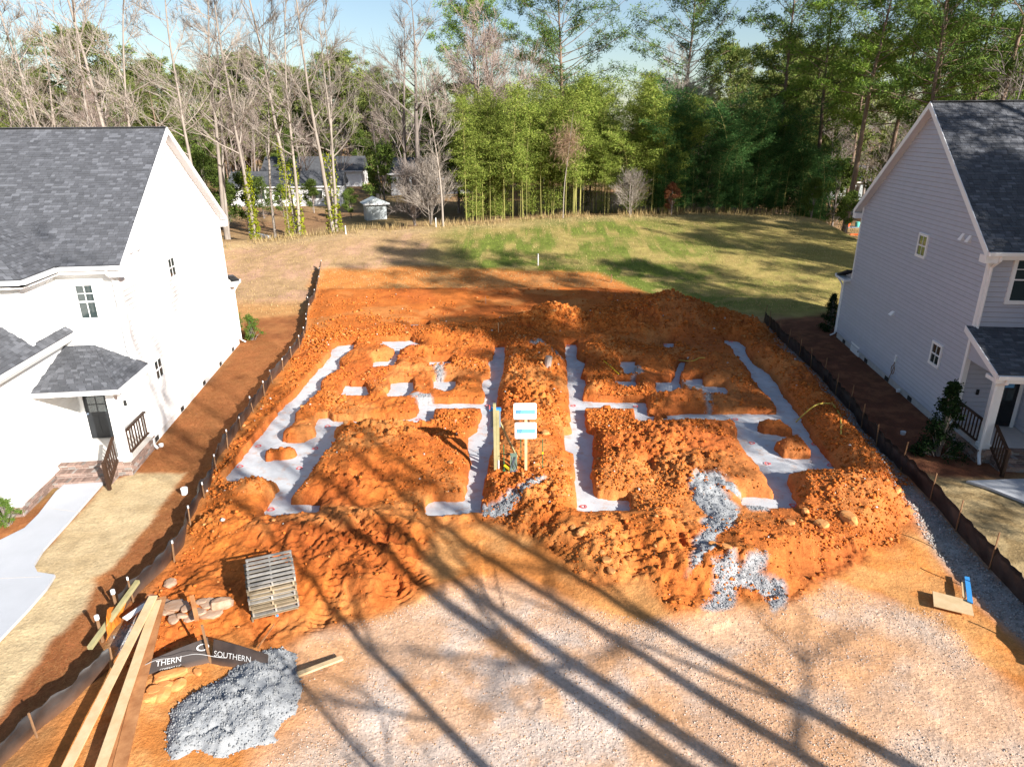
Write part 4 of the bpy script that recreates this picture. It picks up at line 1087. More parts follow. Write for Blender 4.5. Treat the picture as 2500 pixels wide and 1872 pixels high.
# stones pressed into the front yard
gp = poly(GRAVEL_AREA); gp = gp[gp[:, 1] > 0]
def gv_ok(x, y, r):
    return (gsample(INS, x, y) < .5) & (y > 8.2) & (np.abs(x) < 13) & (r.rand(len(x)) < .2 + .8 * sstep(.36, .6, fbm(x, y, 1.5, 4, 2)))
x, y = rand_in(rng, gp, 23000, gv_ok)
R = .007 + .012 * rng.rand(len(x)) ** 2
kk = rng.uniform(.7, 1.15, (len(x), 1)); t = rng.rand(len(x), 1)
cols = np.where(t < .55, [[.64, .52, .43]], np.where(t < .75, [[.66, .60, .56]], [[.60, .34, .18]])) * kk
scatter('gravel_stones', x, y, R, cols, 2, ico=False)
# stones strewn along the right fence, on the side yards and bare clay
gs_poly = poly([(1868,795),(1985,912),(2069,1008),(2137,1080),(2200,1162),(2270,1230),(2357,1328),(2436,1415),(2520,1500),(2540,1600),(2420,1500),(2330,1400),(2250,1310),(2190,1220),(2130,1130),(1990,950),(1890,840)])
x, y = rand_in(rng, gs_poly, 5000)
cols = np.array([[.44, .42, .40]]) * rng.uniform(.6, 1.3, (len(x), 1))
scatter('strip_gravel', x, y, .012 + .03 * rng.rand(len(x)) ** 2, cols, 3, ico=False)
xs_, ys2 = [], []
for sp in SPILLS[1:2] + SPILLS[3:]:
    P = poly(sp, .3); ar = .5 * abs(np.dot(P[:, 0], np.roll(P[:, 1], 1)) - np.dot(P[:, 1], np.roll(P[:, 0], 1)))
    x, y = rand_in(rng, P, int(900 * ar) + 40)
    xs_.append(x + rng.normal(0, .06, len(x))); ys2.append(y + rng.normal(0, .06, len(x)))
x, y = np.concatenate(xs_), np.concatenate(ys2)
scatter('spilt_gravel', x, y,   .010 + .018 * rng.rand(len(x)) ** 2, np.array([[.36, .37, .385]]) * rng.uniform(.65, 1.3, (len(x), 1)), 4, ico=False)
# straw and needles on the left side yard
def blades(name, x, y, L, wd, mat_, seed, up=.15, zoff=.01):
    rng = np.random.RandomState(seed); n = len(x)
    a = rng.uniform(0, 6.283, n); dx, dy = np.cos(a) * L, np.sin(a) * L; dz = L * rng.uniform(-.02, up, n)
    z = gz(x, y) + zoff
    px, py = -np.sin(a) * wd, np.cos(a) * wd
    V = np.stack([np.stack([x - px, y - py, z], -1), np.stack([x + px, y + py, z], -1), np.stack([x + dx, y + dy, z + dz], -1)], 1).reshape(-1, 3)
    F = np.arange(3 * n).reshape(-1, 3)
    return tag(link(name, np_mesh(name, V, F), mat_), kind='stuff')
sy_poly = poly([(373,1093),(575,850),(600,780),(700,860),(620,985),(530,1120),(470,1250),(440,1350),(290,1540),(150,1720),(20,1800),(130,1567),(210,1495),(240,1415),(315,1350),(418,1210),(460,1152),(330,1150)])
x, y = rand_in(rng, sy_poly, 26000)
blades('pine_straw', x, y, rng.uniform(.06, .2, len(x)), .006, M['straw_bit'], 4)

# ------------------------------------------------------------------ grey gravel pile at the front
def heap(name, pts, label, hmax, st=.045):
    P = poly(pts, .15 if hmax > .2 else .4); lo, hi = P.min(0) - .1, P.max(0) + .1
    X, Y = np.meshgrid(np.arange(lo[0], hi[0], st), np.arange(lo[1], hi[1], st), indexing='ij')
    d = -(sdist(X, Y, P, 2.0) + (fbm(X, Y, .35, 4, 3, .6) - .5) * .22)
    h = hmax * (1 - np.exp(-np.clip(d, 0, 9) / .45)) + (fbm(X, Y, .5, 5, 5, .62) - .5) * .16 * sstep(0, .3, d) + (vnoise(X / .07, Y / .07, 8) - .5) * .03
    rid = np.abs(2 * fbm(X * 1.0 + Y * .6, Y, .8, 3, 11) - 1); h -= .07 * sstep(.12, .0, rid) * sstep(.1, .4, d)
    Z = gz(X, Y) + np.where(d > 0, h, -.06)
    keep = d > -.06; cx, cy = P.mean(0); cz = float(gz(cx, cy))
    cell = keep[:-1, :-1] & keep[1:, :-1] & keep[1:, 1:] & keep[:-1, 1:]
    used = np.zeros(X.shape, bool); used[:-1, :-1] |= cell; used[1:, :-1] |= cell; used[1:, 1:] |= cell; used[:-1, 1:] |= cell
    idx = -np.ones(X.shape, int); idx[used] = np.arange(used.sum())
    ci, cj = np.nonzero(cell)
    F = np.stack([idx[ci, cj], idx[ci + 1, cj], idx[ci + 1, cj + 1], idx[ci, cj + 1]], 1)
    V = np.stack([X[used] - cx, Y[used] - cy, Z[used] - cz], 1)
    o = link(name, np_mesh(name, V, F, True), M['gravel']); o.location = (cx, cy, cz)
    tag(o, label, 'gravel pile')
    # loose stones on its face
    n = 2600 if hmax > .2 else 1300; k = rng.randint(0, used.sum(), n); U = np.stack([X[used], Y[used], Z[used]], 1)[k] + rng.normal(0, .02, (n, 3)) * np.array([1, 1, .2])
    R = .012 + .02 * rng.rand(n) ** 2
    Vs = (np.repeat(OCT_V[None], n, 0) * (1 + rng.uniform(-.3, .3, (n, 6, 1))) * R[:, None, None] + U[:, None]).reshape(-1, 3) - np.array([cx, cy, cz])
    Fs = (OCT_F[None] + (np.arange(n) * 6)[:, None, None]).reshape(-1, 3)
    c = np.repeat(np.array([[.32, .33, .34]]) * rng.uniform(.7, 1.2, (n, 1)), 6, 0)
    s = link('loose_stones', np_mesh('loose_stones', Vs, Fs, False, c), M['soil_bits'], o); tag(s, kind='stuff')
    return o
heap('gravel_pile', GPILE, 'broad pile of blue-grey gravel beside the long planks at front left', .29)
heap('gravel_spill', SPILLS[0], 'winding spill of grey gravel over the clay at the right front of the lot', .13, .05)
heap('gravel_spill', SPILLS[2], 'small spill of grey gravel at the front end of the central ridge', .10, .05)

# ------------------------------------------------------------------ silt fences
def path_resample(P, st):
    P = np.array(P, float); seg = np.hypot(*np.diff(P[:, :2], axis=0).T); s = np.r_[0, np.cumsum(seg)]
    q = np.arange(0, s[-1], st)
    return np.stack([np.interp(q, s, P[:, i]) for i in range(P.shape[1])], 1), s[-1]
def silt_fence(pts, label, h, lean, stake_side, cap, spacing, seed, group='black silt fences', sag=.12, stake_h=.66, dirt=1.0):
    rnd = np.random.RandomState(seed)
    P, L = path_resample([G(*p)[:2] for p in pts], .12)
    n = len(P); z = gz(P[:, 0], P[:, 1])
    d = np.gradient(P, axis=0); d /= np.hypot(d[:, 0], d[:, 1])[:, None]; nr = np.stack([d[:, 1], -d[:, 0]], 1)
    o = P[n // 2]; root = empty('silt_fence', (o[0], o[1], float(z[n // 2])), label, 'silt fence', group)
    s = np.arange(n) * .12
    ph = (s % spacing) / spacing
    top = h * (1 - sag * np.sin(ph * math.pi) * (1 + .5 * np.sin(s * 1.7))) + rnd.normal(0, .012, n)
    rows = 6; V = []; D = []
    for layer in (0, 1):
        for r in range(rows):
            t = r / (rows - 1)
            bul = .10 * math.sin(t * math.pi) * (vnoise(s / .9, s * 0 + r * .3, 3) - .3) + lean * t + .035 * np.sin(s * 9 + r * 1.3 + 3 * np.sin(s)) * t
            q = P + nr * (bul + layer * .006)[:, None]
            V.append(np.stack([q[:, 0] - o[0], q[:, 1] - o[1], z - .05 + (top + .05) * t - z[n // 2]], 1)); D.append(np.full(n, max(0, 1.15 - 2.2 * t) * dirt))
    V = np.concatenate(V); D = np.concatenate(D)
    F = []
    for layer in (0, 1):
        for r in range(rows - 1):
            a = layer * rows * n + r * n + np.arange(n - 1); F.append(np.stack([a, a + 1, a + n + 1, a + n], 1))
    a = (rows - 1) * n + np.arange(n - 1); b = a + rows * n; F.append(np.stack([a, a + 1, b + 1, b], 1))
    link('fabric', np_mesh('fabric', V, np.concatenate(F), True, np.repeat(D[:, None], 3, 1)), M['fabric'], root)
    # orange guide thread woven along the cloth
    k = 0
    while k * spacing < L:
        i = min(n - 1, int(k * spacing / .12)); k += 1
        b = P[i] + nr[i] * (stake_side * .05 + lean * .5); tz = stake_h * rnd.uniform(.85, 1.1); lx, ly = rnd.normal(0, .05, 2)
        st = MB().bar((b[0], b[1], z[i] - .15), (b[0] + lx, b[1] + ly, z[i] + tz), .03, .03, up=(d[i][0], d[i][1], 0)).build('stake', M['stake'], root)
        if cap:
            c = MB(); c.tube([(b[0] + lx, b[1] + ly, z[i] + tz - .03), (b[0] + lx, b[1] + ly, z[i] + tz + .05)], .024, 8); c.build('cap', M['white_plastic'], st)
    return root, P, z, nr
LFENCE = [(784,690),(768,744),(753,760),(747,790),(746,815),(736,842),(715,872),(687,910),(663,936),(647,968),(622,1000),(598,1035),(566,1083),(533,1123),(521,1163),(516,1189),(486,1232),(480,1252),(458,1285),(450,1339),(405,1393),(362,1433),(318,1477),(293,1509)]
silt_fence(LFENCE, 'long black silt fence with white-capped stakes beside the white house', .66, -.12, -1, True, 1.75, 1, dirt=.45)
silt_fence([(268,1639),(210,1686),(174,1722),(98,1777),(36,1838),(-60,1930),(-160,2040)], 'gathered black silt fence end at front left, beside the long planks', .62, -.16, -1, False, 1.9, 2, sag=.05, dirt=.5)
RFENCE = [(1866,788),(1896,827),(1924,851),(1969,893),(2000,923),(2027,957),(2069,1003),(2117,1072),(2154,1116),(2201,1159),(2270,1221),(2309,1264),(2357,1319),(2436,1406),(2500,1478),(2580,1570),(2680,1700)]
silt_fence(RFENCE, 'long shaded black silt fence beside the grey house', .66, .02, 1, False, 1.75, 3, sag=.05, stake_h=1.05, dirt=.12)
# printed length in front of the gravel pile
def banner():
    A, B, C_ = GG(360, 1648), GG(514, 1620), GG(650, 1645)
    root = empty('silt_fence', (B[0], B[1], B[2]), 'short printed black silt fence piece with white lettering, behind the grey gravel pile', 'silt fence', 'black silt fences')
    tops = []
    for (P, Q, nm) in ((A, B, 0), (B, C_, 1)):
        d = np.array([Q[0] - P[0], Q[1] - P[1], 0]); L = np.hypot(d[0], d[1]); d /= L
        n = np.array([d[1], -d[0], 0])
        if n[1] > 0: n = -n
        h0, h1 = (.30, .55) if nm == 0 else (.55, .42)
        up = np.array([-n[0] * .45, -n[1] * .45, .9]); up /= np.linalg.norm(up)
        m = 22; V = []; 
        for lay in (0, .006):
            for r in range(5):
                for k in range(m + 1):
                    t = k / m; h = h0 + (h1 - h0) * t
                    q = P + d * (L * t) + up * (h * r / 4) + n * (.012 * math.sin(r * 2.2 + t * 5) * (r / 4) - lay) + np.array([0, 0, -.02])
                    V.append(q - B)
        V = np.array(V); V[:, 2] += 0; w = m + 1
        F = [(l * 5 * w + r * w + k, l * 5 * w + r * w + k + 1, l * 5 * w + (r + 1) * w + k + 1, l * 5 * w + (r + 1) * w + k) for l in (0, 1) for r in range(4) for k in range(m)]
        D = np.array([[.5 if r == 0 else .1] * 3 for _ in range(2) for r in range(5) for k in range(w)])
        fb = link('fabric', np_mesh('fabric', V, F, True, D), M['fabric'], root)
        txt = 'THERN' if nm == 0 else 'SOUTHERN'
        O = P + d * (L * (.14 if nm == 0 else .05)) + up * ((.16 if nm == 0 else .20)) + n * .03
        place_text(txt, .17, O, d, up + d * .18 * (1 if nm == 0 else -.35), M['print_white'], root, width=L * (.40 if nm == 0 else .66))
        if nm == 0:
            place_text('COMPANY LLC', .07, P + d * (L * .20) + up * .05 + n * .03, d, up, M['print_white'], root, width=L * .34)
            # printed badge outline at the far end
            c = P + d * (L * .91) + up * .36 + n * .03; vs = []
            for k in range(20):
                a_ = 2 * math.pi * k / 20
                for rr in (1.0, .72): vs.append(c + d * (.13 * rr * math.cos(a_)) + up * (.075 * rr * math.sin(a_)))
            MB().add(vs, [(2 * k, 2 * ((k + 1) % 20), 2 * ((k + 1) % 20) + 1, 2 * k + 1) for k in range(20)]).build('badge_ring', M['print_white'], root, fix=False)
    MB().bar((B[0], B[1] + .02, B[2] - .1), (B[0] - .05, B[1] + .06, B[2] + 1.0), .04, .04, up=(0, 1, 0)).build('stake', M['stake'], root)
    pts = [A + (C_ - A) * t + np.array([0, -.04 + .02 * math.sin(9 * t), .30 + .28 * math.sin(math.pi * min(1, t * 1.05)) + .03 * math.sin(17 * t)]) for t in np.linspace(0, .7, 24)]
    MB().tube(pts, .006, 4).build('loose_thread', M['print_white'], root)
banner()

# ------------------------------------------------------------------ pallets
def pallets():
    A, B = G(618, 1524, .05), G(730, 1496, .05)
    d = (B - A)[:2]; L = np.hypot(*d); d /= L; n = np.array([-d[1], d[0]])
    Wd = 1.06; Dp = 1.18; ph = .142; zs_ = .86
    A = A[:2]
    names = ['topmost pallet of the stack, weathered grey deck in sun', 'second pallet from the top of the stack', 'third pallet from the top of the stack', 'fourth pallet from the top of the stack', 'fifth pallet from the top of the stack', 'sixth pallet from the top of the stack', 'seventh pallet from the top, second from the bottom of the stack', 'bottom pallet of the stack, resting on the orange clay']
    z0 = float(gz(*(A + d * .5 + n * .5))) 
    z0 = .10
    for k in range(8):
        lv = 7 - k; z = z0 + lv * (ph * zs_ + .002)
        r = random.Random(k); jx, jy, ja = r.uniform(-.04, .04), r.uniform(-.04, .04), r.uniform(-.03, .03)
        ca, sa = math.cos(ja), math.sin(ja)
        cx, cy = A + d * (Wd / 2 + jx) + n * (Dp / 2 + jy)
        root = empty('pallet', (cx, cy, z), names[k], 'pallet', 'stack of wooden pallets')
        def W(x, y, zz):
            x, y = x * ca - y * sa, x * sa + y * ca
            return (cx + d[0] * x + n[0] * y, cy + d[1] * x + n[1] * y, z + zz * zs_)
        mt = M['pallet'] if k == 0 or k % 3 == 0 else M['pallet_tan']
        for x in (-Wd / 2 + .02, 0, Wd / 2 - .02): MB().box(x - .019, x + .019, -Dp / 2, Dp / 2, .018, .122, W).build('stringer', mt, root)
        for j in range(7):
            y = -Dp / 2 + .05 + j * (Dp - .10) / 6; w = .046 if r.random() < .8 else .052
            MB().box(-Wd / 2 - r.uniform(0, .015), Wd / 2 + r.uniform(0, .015), y - w, y + w, .1235, .141, W).build('deck_board', mt, root)
        for j in range(4):
            y = -Dp / 2 + .05 + j * (Dp - .10) / 3
            MB().box(-Wd / 2, Wd / 2, y - .045, y + .045, .0, .017, W).build('bottom_board', mt, root)
        if k == 7: MB().box(.02, .06, -Dp / 2 - .008, -Dp / 2 - .001, .03, .1, W).build('blue_tag', M['blue_paint'], root)
pallets()

# ------------------------------------------------------------------ planks, boards and rubble at front left
def plank(name, a, b, w, t, mat_, label, za=.1, zb=.1, group=None, cat='plank'):
    p, q = G(a[0], a[1], za), G(b[0], b[1], zb)
    c = (p + q) / 2
    o = MB().bar(p, q, w, t).build(name, mat_, off=c); o.location = c
    return tag(o, label, cat, group)
cr7 = lambda x, y: (x / 2.765, 1350 + y / 2.765)
plank('plank', cr7(1035, 290), cr7(395, 1560), .19, .04, M['lumber'], 'pale long plank crossing on top of the others at front left', .62, .42, 'long planks at front left')
plank('plank', cr7(1062, 320), cr7(640, 1560), .19, .04, M['lumber'], 'pale long plank lying right of the topmost one at front left', .54, .36, 'long planks at front left')
plank('plank', cr7(1085, 300), cr7(780, 1560), .24, .045, M['lumber_dirty'], 'mud-stained wide plank flat on the clay at front left', .46, .30, 'long planks at front left')
plank('plank', cr7(1010, 560), cr7(720, 1560), .14, .05, M['lumber_dirty'], 'narrow mud-stained plank under the pale ones at front left', .40, .28, 'long planks at front left')
plank('board', cr7(605, 640), cr7(930, 190), .10, .09, M['lumber_green'], 'greenish timber lying across the silt fence at front left', .35, .55)
plank('board', (727, 1646), (836, 1605), .12, .05, M['lumber'], 'short pale board lying on the gravel beside the grey pile', .2, .16)
plank('board', cr7(985, 345), cr7(840, 445), .16, .03, M['white_plastic'], 'white board lying under the ends of the long planks', .38, .34)
plank('post_offcut', cr7(1295, 290), cr7(1330, 450), .10, .07, M['lumber_dirty'], 'short muddy timber standing among the flat stones', .62, .42, cat='timber')
plank('board', cr7(1850, 480), cr7(1740, 640), .03, .03, M['lumber_dirty'], 'thin stick lying below the pallet stack', .2, .2, cat='stick')
plank('board', (2267, 1486), (2267, 1486 + 1), .01, .01, M['lumber'], 'x', .2, .2) if False else None
def quadboard(name, pts, th, mat_, label, z, cat, sub=None):
    P = [G(*p, z) for p in pts]; c = np.mean(P, 0)
    o = MB().hexa([p - np.array([0, 0, th]) for p in P] + [p for p in P]).build(name, mat_, off=c); o.location = c
    return tag(o, label, cat)
quadboard('plywood_sheet', [(2280,1478),(2378,1502),(2371,1466),(2277,1442)], .02, M['lumber'], 'tan plywood sheet lying on the clay at the right front', .15, 'plywood')
quadboard('board', [(2362,1466),(2376,1472),(2367,1408),(2355,1406)], .03, M['blue_paint'], 'blue painted board lying beside the plywood sheet', .19, 'board')
quadboard('board', [(2350,1456),(2358,1460),(2356,1422),(2347,1420)], .03, M['lumber'], 'pale board lying between the plywood and the blue board', .165, 'board')
for (a, b_, lab) in (((1075,1335,),(1100,1350), ''),): pass
def stone(name, px, py, r, flat, mat_, label, group, seed, cat='stone', dz=0):
    rnd = random.Random(seed); p = GG(px, py)
    bm = bmesh.new(); bmesh.ops.create_icosphere(bm, subdivisions=2, radius=1)
    ax, ay = rnd.uniform(.75, 1.3), rnd.uniform(.7, 1.1); ph = [rnd.uniform(0, 6.28) for _ in range(6)]
    for v in bm.verts:
        c = v.co; k = 1 + .16 * math.sin(2.3 * c.x + ph[0]) + .14 * math.sin(2.9 * c.y + ph[1]) + .12 * math.sin(3.3 * c.z + ph[2]) + rnd.uniform(-.06, .06)
        z = max(-.62, min(.62, c.z * k))
        v.co = Vector((c.x * k * ax * r, c.y * k * ay * r, z * r * flat))
    bmesh.ops.rotate(bm, verts=bm.verts, cent=(0, 0, 0), matrix=Matrix.Rotation(rnd.uniform(0, 6.28), 3, 'Z') @ Matrix.Rotation(rnd.uniform(-.15, .15), 3, 'X'))
    me = bpy.data.meshes.new(name); bm.to_mesh(me); bm.free()
    o = link(name, me, mat_); o.location = (p[0], p[1], p[2] + r * flat * .45 + dz)
    return tag(o, label, cat, group)
FLAT = ['flat pale stone lying alone above the rubble patch', 'largest white flat stone near the top of the rubble', 'small pale stone by the plank ends, upper left of the rubble', 'small stone just left of the standing timber offcut',
        'pale stone at the lower left tip of the rubble', 'tan stone in the left middle of the rubble', 'small rounded stone in the lower middle of the rubble', 'thin slab just right of the standing timber offcut', 'slab at the top right of the rubble', 'broad slab at the lower right of the rubble',
        'small stone above the slab right of the timber offcut', 'smallest stone beside the thin plank at the rubble edge', 'stone at the foot of the standing timber offcut']
LUMP = ['left one of the two largest clay lumps under the printed fence', 'right one of the two largest clay lumps under the printed fence', 'clay lump just below the two largest ones', 'clay lump beside the mud-stained plank', 'low clay lump nearest the mud-stained plank', 'clay lump at the bottom of the group by the grey pile', 'clay lump closest to the grey gravel pile edge', 'small clay lump at the lower left of the group', 'small clay lump alone between printed fence and grey pile']
BOULD = ['largest clay boulder, at the foot of the right-hand heap', 'clay boulder left of the largest one by the right-hand heap', 'small clay boulder beside the lower gravel spill, right side', 'clay boulder in the tracks right of centre front, middle one', 'clay boulder in the tracks right of centre front, lowest one', 'clay boulder in the tracks right of centre front, upper one', 'pale clay boulder between central ridge and right unit front', 'upright pale clay boulder right of the lot sign', 'small clay boulder at the front end of the central ridge', 'clay boulder below the corner of the right footing', 'clay boulder at the outer edge of the right-hand heap', 'small clay boulder touching the lower gravel spill', 'small clay boulder on the flank of the left mound', 'clay boulder between the gravel spill and the right-hand heap']
k = 0
for (x, y, r, f) in [(1150,205,.20,.35),(1210,360,.24,.3),(1120,340,.16,.4),(1260,380,.15,.4),(1180,450,.17,.35),(1150,400,.17,.4),(1230,430,.14,.45),(1330,400,.2,.3),(1400,350,.2,.3),(1420,420,.24,.3),(1360,330,.16,.4),(1120,400,.13,.5),(1280,440,.15,.3)]:
    q = cr7(x, y); k += 1
    stone('flat_stone', q[0], q[1], r, f, M['rock'], FLAT[k - 1], 'flat stones left of the pallets', k)
q = cr7(1500, 355); stone('boulder', q[0], q[1], .24, .75, M['rock'], 'rounded grey-brown boulder between the rubble and the pallets', None, 60, 'boulder')
for (x, y, r) in [(1105,850,.19),(1165,830,.22),(1120,910,.18),(1060,940,.17),(1035,975,.16),(1100,960,.2),(1205,900,.14),(1005,985,.14),(1340,810,.10)]:
    q = cr7(x, y); k += 1
    stone('clay_lump', q[0], q[1], r, .6, M['clod_rock'], LUMP[k - 14], 'clay lumps left of the gravel pile', k, 'clay lump')
for (x, y, r) in [(2075,1270,.30),(2005,1285,.22),(1775,1340,.16),(1480,1370,.15),(1490,1395,.14),(1470,1350,.13),(1420,1300,.2),(1330,1060,.18),(1400,1290,.14),(1965,1250,.2),(2190,1200,.18),(1740,1330,.13),(1100,1130,.12),(1930,1280,.15)]:
    k += 1
    stone('clay_boulder', x, y, r * .8, .75, M['clod_rock'], BOULD[k - 23], 'large clay boulders on the turned soil', k, 'clay lump')
# small orange cloth scraps and stakes at the fence gap
q0 = cr7(790, 470)
b = MB(); P0 = GG(*cr7(720, 610)); P1 = GG(*cr7(880, 350)); 
pts = []
for i in range(8):
    t = i / 7; c = P0 + (P1 - P0) * t
    for j in range(3): pts.append((c[0] + .08 * math.sin(5 * t + j) - .02 * j, c[1] + .03 * j, c[2] + .06 + .22 * j * (.5 + .5 * math.sin(3 * t + .6)) + .10 * math.sin(7 * t)))
b.add(pts, [(i * 3 + j, i * 3 + j + 1, i * 3 + j + 4, i * 3 + j + 3) for i in range(7) for j in range(2)])
o = b.build('mesh_scrap', M['orange_cloth'], off=P0, fix=False); o.location = P0; tag(o, 'crumpled orange mesh scrap draped by the fence gap at front left', 'mesh scrap')
for (x0, y0, x1, y1, lab) in [(695, 600, 692, 505, 'leaning capped stake nearest the gathered fence end'), (800, 420, 793, 350, 'capped stake beside the greenish timber')]:
    p = GG(*cr7(x0, y0)); r_ = empty('stake', p, lab, 'stake', 'loose stakes by the fence gap')
    MB().bar(p, (p[0] - .03, p[1] + .05, p[2] + .62), .045, .045, up=(0, 1, 0)).build('shaft', M['stake'], r_)
    MB().tube([(p[0] - .03, p[1] + .05, p[2] + .60), (p[0] - .03, p[1] + .05, p[2] + .70)], .05, 8).build('cap', M['white_plastic'], r_)

# ------------------------------------------------------------------ signs, temporary power post and pedestal in the middle
def signs():
    p = GG(1284, 1146); Y = p[1]; 
    root = empty('lot_sign', p, 'wooden post carrying two white lot signs in the middle of the lot', 'sign')
    tp = atY(1283, 985, Y)
    MB().box(p[0] - .045, p[0] + .045, Y - .02, Y + .02, p[2] - .2, tp[2] - .02).build('post', M['lumber'], root)
    for (x0, y0, x1, y1, t2) in ((1254, 984, 1310, 1024, 'LOT|112'), (1257, 1031, 1310, 1071, 'LOT|113')):
        a, b = atY(x0, y1, Y - .035), atY(x1, y0, Y - .035)
        bd = MB(); r = .05; w, z0, z1 = (a[0], b[0]), a[2], b[2]; vs = []
        for (cx, cz, q) in ((w[1] - r, z1 - r, 0), (w[0] + r, z1 - r, 1), (w[0] + r, z0 + r, 2), (w[1] - r, z0 + r, 3)):
            for k in range(5): an = (q + k / 4) * math.pi / 2; vs.append((cx + r * math.cos(an), cz + r * math.sin(an)))
        n = len(vs)
        bd.add([(x, Y - .035, z) for x, z in vs] + [(x, Y - .022, z) for x, z in vs], [tuple(range(n)), tuple(range(2 * n - 1, n - 1, -1))] + [(i, (i + 1) % n, n + (i + 1) % n, n + i) for i in range(n)])
        s = bd.build('sign_panel', M['white_plastic'], root)
        W_, H_ = w[1] - w[0], z1 - z0
        MB().box(w[0] + W_ * .08, w[1] - W_ * .07, Y - .0385, Y - .0355, z0 + H_ * .34, z0 + H_ * .60).build('blue_band', M['sign_blue'], s)
        for i, tx in enumerate(t2.split('|')):
            place_text(tx, H_ * .15, (w[0] + W_ * .11, Y - .042, z0 + H_ * (.475 - .125 * i)), (1, 0, 0), (0, 0, 1), M['ink'], s)
        MB().box(w[1] - W_ * .06, w[1] - W_ * .05, Y - .0385, Y - .0355, z0 + H_ * .1, z0 + H_ * .58).build('print_line', M['sign_blue'], s)
        MB().tube([(p[0], Y - .036, z0 + H_ * .9), (p[0], Y - .041, z0 + H_ * .9)], .012, 6).build('screw', M['grey_metal'], s)
signs()
def power_post():
    p = GG(1209, 1146); Y = p[1]
    root = empty('power_post', p, 'temporary power post of timber with meter box and diagonal brace', 'power post')
    tp = atY(1208, 985, Y)
    MB().box(p[0] - .035, p[0] + .06, Y - .05, Y + .05, p[2] - .3, tp[2]).build('post', M['lumber_green'], root)
    MB().box(p[0] + .065, p[0] + .155, Y - .02, Y + .05, p[2] + .35, tp[2] - .25).build('backing_board', M['lumber_green'], root)
    MB().box(p[0] - .13, p[0] + .20, Y + .055, Y + .20, tp[2] - .85, tp[2] - .28).build('meter_box', M['grey_metal'], root)
    MB().box(p[0] - .15, p[0] + .22, Y + .05, Y + .22, tp[2] - .279, tp[2] - .22).build('box_lid', M['blue_paint'], root)
    MB().tube([(p[0] + .11, Y + .04, p[2] - .1), (p[0] + .11, Y + .04, p[2] + .55)], .03, 8).build('conduit', M['white_plastic'], root)
    a = (p[0] + .08, Y + .05, tp[2] - .45); e = GG(1266, 1121)
    MB().bar(a, (e[0], e[1] + .1, e[2] - .1), .09, .04).build('brace', M['lumber_green'], root)
    m = np.array(a) * .62 + np.array([e[0], e[1] + .1, e[2]]) * .38
    MB().bar(m, m + np.array([.25, .05, -.55]), .085, .03).build('second_brace', M['lumber'], root)
    MB().box(p[0] - .16, p[0] - .12, Y + .05, Y + .08, tp[2] - .22, tp[2] - .08).build('pink_ribbon', M['pink_paint'], root)
power_post()
def pedestal():
    p = GG(1254, 1146); x, y, z = p
    root = empty('utility_pedestal', p, 'green-grey metal utility pedestal with loose black cables beside the power post', 'pedestal')
    MB().hexa([(x - .12, y - .10, z - .1), (x + .12, y - .10, z - .1), (x + .12, y + .10, z - .1), (x - .12, y + .10, z - .1), (x - .11, y - .09, z + .52), (x + .11, y - .09, z + .52), (x + .11, y + .09, z + .56), (x - .11, y + .09, z + .56)]).build('housing', M['green_metal'], root)
    for s in range(4):
        pts = [(x - .05 + .04 * s + .03 * math.sin(6 * t + s), y - .11 - .02 * math.sin(4 * t), z + .5 * (1 - t) + .02) for t in np.linspace(0, 1, 9)]
        MB().tube(pts, .009, 4).build('cable', M['black_cable'] if s % 2 else M['grey_metal'], root)
    MB().tube([(x - .1, y - .05, z + .55), (x - .22, y - .08, z + .62), (x - .33, y - .08, z + .55)], .01, 4).build('cable', M['black_cable'], root)
    for k in range(5): MB().tube([(x - .1 + .05 * k, y - .13, z + .03), (x - .08 + .05 * k, y - .17, z + .01), (x - .03 + .04 * k, y - .15, z + .06)], .010, 4).build('cable', M['grey_metal'], root)
pedestal()
for (xb, yb, yt, lab, fl) in [(1272,1121,1070,'green marker rod standing just left of the lot sign post',0),(1325,1141,1072,'green marker rod with a yellow tie, right of the lot sign',1),(1231,1150,1086,'green marker rod left of the utility pedestal, tied with yellow tape',2)]:
    p = GG(xb, yb); t = atY(xb - 1, yt, p[1]); r_ = empty('marker_rod', p, lab, 'marker rod', 'green marker rods by the lot sign')
    MB().tube([(p[0], p[1], p[2] - .1), (p[0] - .01, p[1], max(t[2], p[2] + .5))], .014, 6).build('rod', M['green_rod'], r_)
    MB().tube([(p[0] - .05, p[1], p[2] + .03), (p[0] + .05, p[1] - .01, p[2] + .02)], .02, 6).build('foot', M['green_rod'], r_)
    if fl == 1: MB().box(p[0] - .03, p[0] + .02, p[1] - .02, p[1] + .01, p[2] + .5, p[2] + .57).build('tie', M['tape'], r_)
    if fl == 2:
        e = GG(1252, 1153); a = Vector((p[0], p[1] - .02, p[2] + .24)); c = Vector(e) + Vector((0, 0, .02))
        MB().bar(a, c, .012, .085).build('tape', M['tape'], r_)
        place_text('CAUTION', .06, a.lerp(c, .25) + Vector((0, -.012, -.02)), c - a, (.3, 0, 1), M['ink'], r_)
p = GG(1336, 895); b = MB(); b.tube([(p[0], p[1], p[2] - .1), (p[0] + .08, p[1], p[2] + .5)], .16, 10); o = b.build('stump', M['bark_grey'], off=p); o.location = p; tag(o, 'short grey-green stump standing on the central soil ridge', 'stump')

